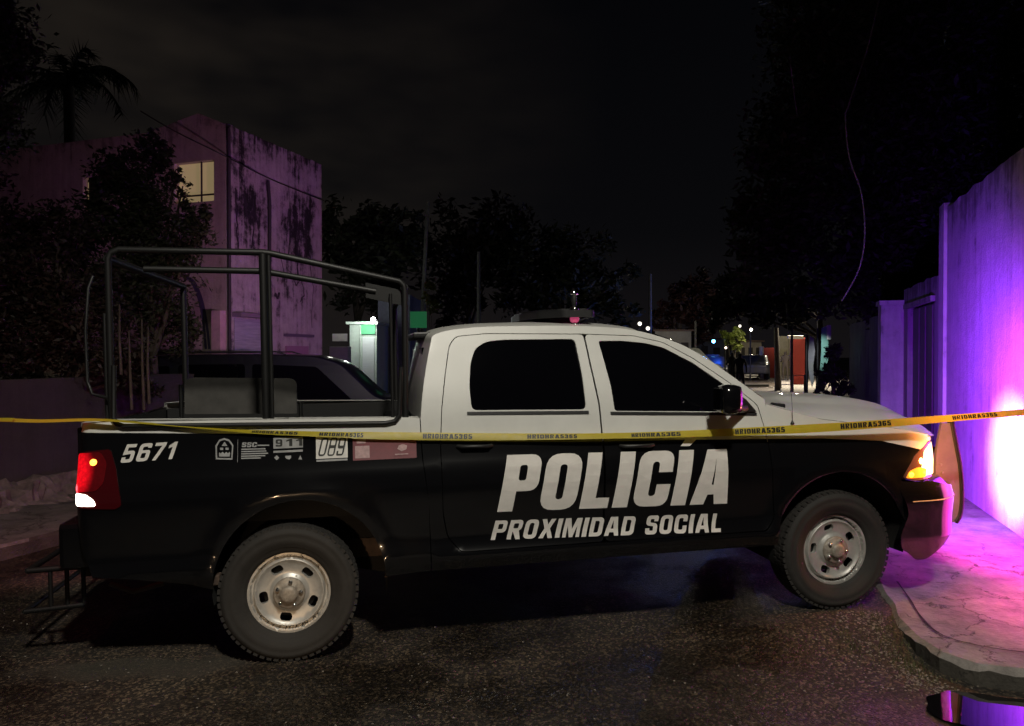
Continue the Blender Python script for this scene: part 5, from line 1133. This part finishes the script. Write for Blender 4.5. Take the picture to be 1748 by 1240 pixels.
# walls along the right side, far off
RED = mat('red_wall_paint', (.30,.03,.02), .8, var=.25, vscale=2); BEI = mat('beige_wall_paint', (.40,.36,.24), .85, var=.3, vscale=2); CRM = mat('cream_paint', (.62,.56,.48), .8, var=.2)
block('red_wall', 1352, 1379, 577, 36, .25, RED, 'red painted house front at the right side of the far street', 'wall')
block('red_post', 1299, 1304, 592, 44, .3, CRM, 'pale gate post with red wall behind it beside the far parked car', 'post')
block('red_wall', 1304, 1325, 594, 46, .3, RED, 'low red wall left of the thick tree trunk', 'wall')
block('beige_wall', 1326, 1352, 574, 48, .4, BEI, 'beige wall lit behind the brown clothed person', 'wall')
block('white_eave', 1346, 1372, 573, 35.8, .15, CRM, 'short white eave on top of the red house front', 'eave', 579)
MB().tube([gz(1329,33)[:2]+(0,), at(1327,620,33), at(1325,560,33)], [.16,.12,.10], 10).build('tree_trunk', M['bark'], label='thick brown tree trunk left of the brown clothed person', cat='tree trunk')
fr = empty('metal_frame', gz(1363,27), label='small pale square metal frame standing before the red house front', cat='barrier'); q0 = at(1354,641,27)-Vector(fr.location); q1 = at(1373,641,27)-Vector(fr.location)
MB().tube([(q0.x,0,0),(q0.x,0,q0.z),(q1.x,0,q1.z),(q1.x,0,0)], .022, 8).build('frame_tube', CRM, fr); MB().tube([(q0.x,0,.12),(q1.x,0,.12)], .018, 8).build('cross_bar', CRM, fr)
lamp('POINT', at(1366,566,33.0), 90, (1,.90,.72), .1, name='red_wall_fill')  # added fill without a fixture, so the wall shows its red
# houses closing the far end of the street
def far_house(px0, px1, ytop, Y, col, label, wins, roofc=(.12,.08,.06), lit=None):
    a, c = at(px0, ytop, Y), at(px1, ytop, Y); g = ground(a.x, Y); w_ = c.x-a.x; h = a.z-g; root = empty('far_house', (a.x, Y, g), label=label, cat='house', group='houses at the end of the street')
    MB().box((0,0,-.3),(w_,4,h)).build('wall', mat('house_wall', col, .85, var=.3, vscale=1.5), root); MB().box((-.15,-.25,h),(w_+.15,4.2,h+.12)).build('roof', mat('house_roof', roofc, .8), root)
    for u0, u1, v0, v1 in wins:
        wdo = MB().box((u0*w_,-.04,v0*h),(u1*w_,-.004,v1*h)).build('window' if v0 > .1 else 'door', FR, root)
    return root
far_house(1118,1180,566,50,(.30,.29,.24),'dim beige house behind the pale van',((.1,.3,.35,.75),(.45,.6,.0,.7),(.72,.92,.35,.75)))
far_house(1190,1236,580,58,(.20,.22,.22),'grey house behind the blue strobe',((.15,.4,.4,.8),(.6,.85,.0,.75)))
far_house(1262,1300,584,62,(.34,.31,.25),'low beige house beyond the far parked car',((.1,.25,.0,.8),(.4,.6,.4,.8),(.75,.92,.4,.8)))
lamp('POINT', at(1150,566,47), 60, (1,.88,.66), .1, name='far_fill_light'); lamp('POINT', at(1283,566,58), 120, (1,.85,.6), .1, name='far_fill_light'); lamp('POINT', at(1338,560,45.5), 90, (1,.88,.66), .1, name='far_fill_light')  # added fill points without fixtures for the far houses and beige wall
for px, py, Y, ww, lb_ in ((1290,642,30,1.1,'low dark kerb stone lying across the far lane, nearer the camera'),(1292,628,36,1.2,'low dark kerb stone in the far lane, below the parked car')):
    a = at(px,py,Y); MB().box((a.x-ww/2,Y,ground(a.x,Y)-.03),(a.x+ww/2,Y+.2,ground(a.x,Y)+.13),.03).build('kerb_stone', mat('dark_kerb_stone',(.03,.028,.025),.9), label=lb_, cat='kerb')
# pale kerb strip and steps crossing the view
a, c = at(1330,655,24), at(1396,655,24); MB().box((a.x,24,ground(a.x,24)-.05),(c.x,24.5,ground(a.x,24)+.16),.02).build('white_kerb', mat('white_kerb_paint',(.62,.58,.54),.8,var=.2), label='white painted kerb block below the red house front', cat='kerb')
# white hanging cloth, dark posts, teal post, shrub by the right wall
WH = mat('white_cloth', (.62,.62,.62), .7, var=.2); TEAL = mat('teal_paint', (.20,.42,.38), .6, var=.2, vscale=3)
b = MB(); cp = [(1383,575),(1389,578),(1391,600),(1388,625),(1390,650),(1386,662),(1381,640),(1379,612),(1381,590)]
b.add([at(x,y,21.5)+Vector((0,.02*math.sin(i*2),0)) for i,(x,y) in enumerate(cp)]+[at(x,y,21.56) for x,y in cp], [tuple(range(9)),tuple(range(17,8,-1))]+[(i,(i+1)%9,9+(i+1)%9,9+i) for i in range(9)]); b.build('hanging_cloth', WH, label='narrow white cloth hanging between dark posts right of the red wall', cat='cloth')
for px, lb_ in ((1377,'dark post left of the hanging white cloth'),(1396,'dark post right of the hanging white cloth')):
    a = at(px,560 if px > 1390 else 572,21); MB().tube([(a.x,21,ground(a.x,21)-.05),(a.x,21,a.z)], .045, 10).build('dark_post', M['tube'], label=lb_, cat='post')
b = MB(); cp = [(1402,560),(1414,556),(1414,610),(1409,640),(1402,664),(1399,640),(1402,600)]; b.add([at(x,y,20.0) for x,y in cp]+[at(x,y,20.12) for x,y in cp], [tuple(range(7)),tuple(range(13,6,-1))]+[(i,(i+1)%7,7+(i+1)%7,7+i) for i in range(7)]); b.build('teal_banner', TEAL, label='leaning teal banner at the end of the dark gate wall', cat='banner')
block('white_notice', 1412, 1419, 555, 19.8, .04, WH, 'small white notice at the top of the teal banner', 'sign', 580)
lamp('SPOT', at(1394,560,18.6), 120, (.92,1,.96), .06, aim=at(1399,610,20.4), angle=34, blend=.8, name='banner_fill_light')  # added spot without a fixture, brightening the teal banner
tree((at(1425,606,17.5).x,17.5,0), 1.6, [B(1424,600,17.5,20),B(1415,640,17.5,24),B(1428,660,17.5,26),B(1405,672,17.5,16)], 2200, .06, M['leafd'], 'dark shrub against the corrugated gate, beside the teal banner', .05, 'leafy_shrub', 'shrub')

# ---------------------------------------------------------------- the pickup's own lamps and added fill spots
def tl(p): return TM @ Vector(p)
BLU = (.10,.03,1.0); MAG = (1.0,.02,.42)
# headlamps
for y, pw in ((.20, 50),(1.80, 850)):
    lamp('SPOT', tl((4.66, y, .95)), pw, (1.0,.90,.97), .05, aim=tl((8.0, y-.22, .42)), angle=42, blend=1.0, name='headlamp_beam')
# strobes in the grille and on the push bumper, facing forward
lamp('SPOT', tl((4.98, 1.62, .98)), 1000, (.20,.03,1.0), .05, aim=tl((8,1.9,.45)), angle=136, blend=.8, name='blue_strobe_or_fill'); lamp('SPOT', tl((5.02, .85, .90)), 420, (1.0,.035,.60), .05, aim=tl((8,.4,.1)), angle=150, blend=.8, name='red_strobe_or_fill')
lamp('SPOT', tl((4.86, .02, 1.12)), 240, (1.0,.09,.42), .05, aim=tl((5.6,-.9,-.2)), angle=120, blend=.9, name='red_strobe_or_fill')  # added red fill with no fixture, spreading pink over the pavement by the bumper
# added spots without a fixture behind the cab, tinting the corner building violet
lamp('SPOT', (-.2, 8.7, 1.72), 320, (.50,.28,1.0), .08, aim=(-4.7,15.2,3.3), angle=60, blend=1, name='blue_strobe_or_fill')
lamp('SPOT', (-.3, 8.9, 1.70), 430, (1.0,.48,.52), .08, aim=(-4.9,14.8,3.9), angle=66, blend=1, name='red_strobe_or_fill')
lamp('POINT', tl((4.44, -.05, .95)), 22, (1,.33,.06), .03, name='signal_light')
lamp('POINT', tl((-1.25, .10, 1.05)), 2.0, (1,.08,.10), .04, name='tail_light')
lamp('SPOT', tl((-1.35, 1.85, 1.05)), 50, (1,.20,.30), .05, aim=tl((-4.0,4.4,0)), angle=120, blend=1, name='tail_light')
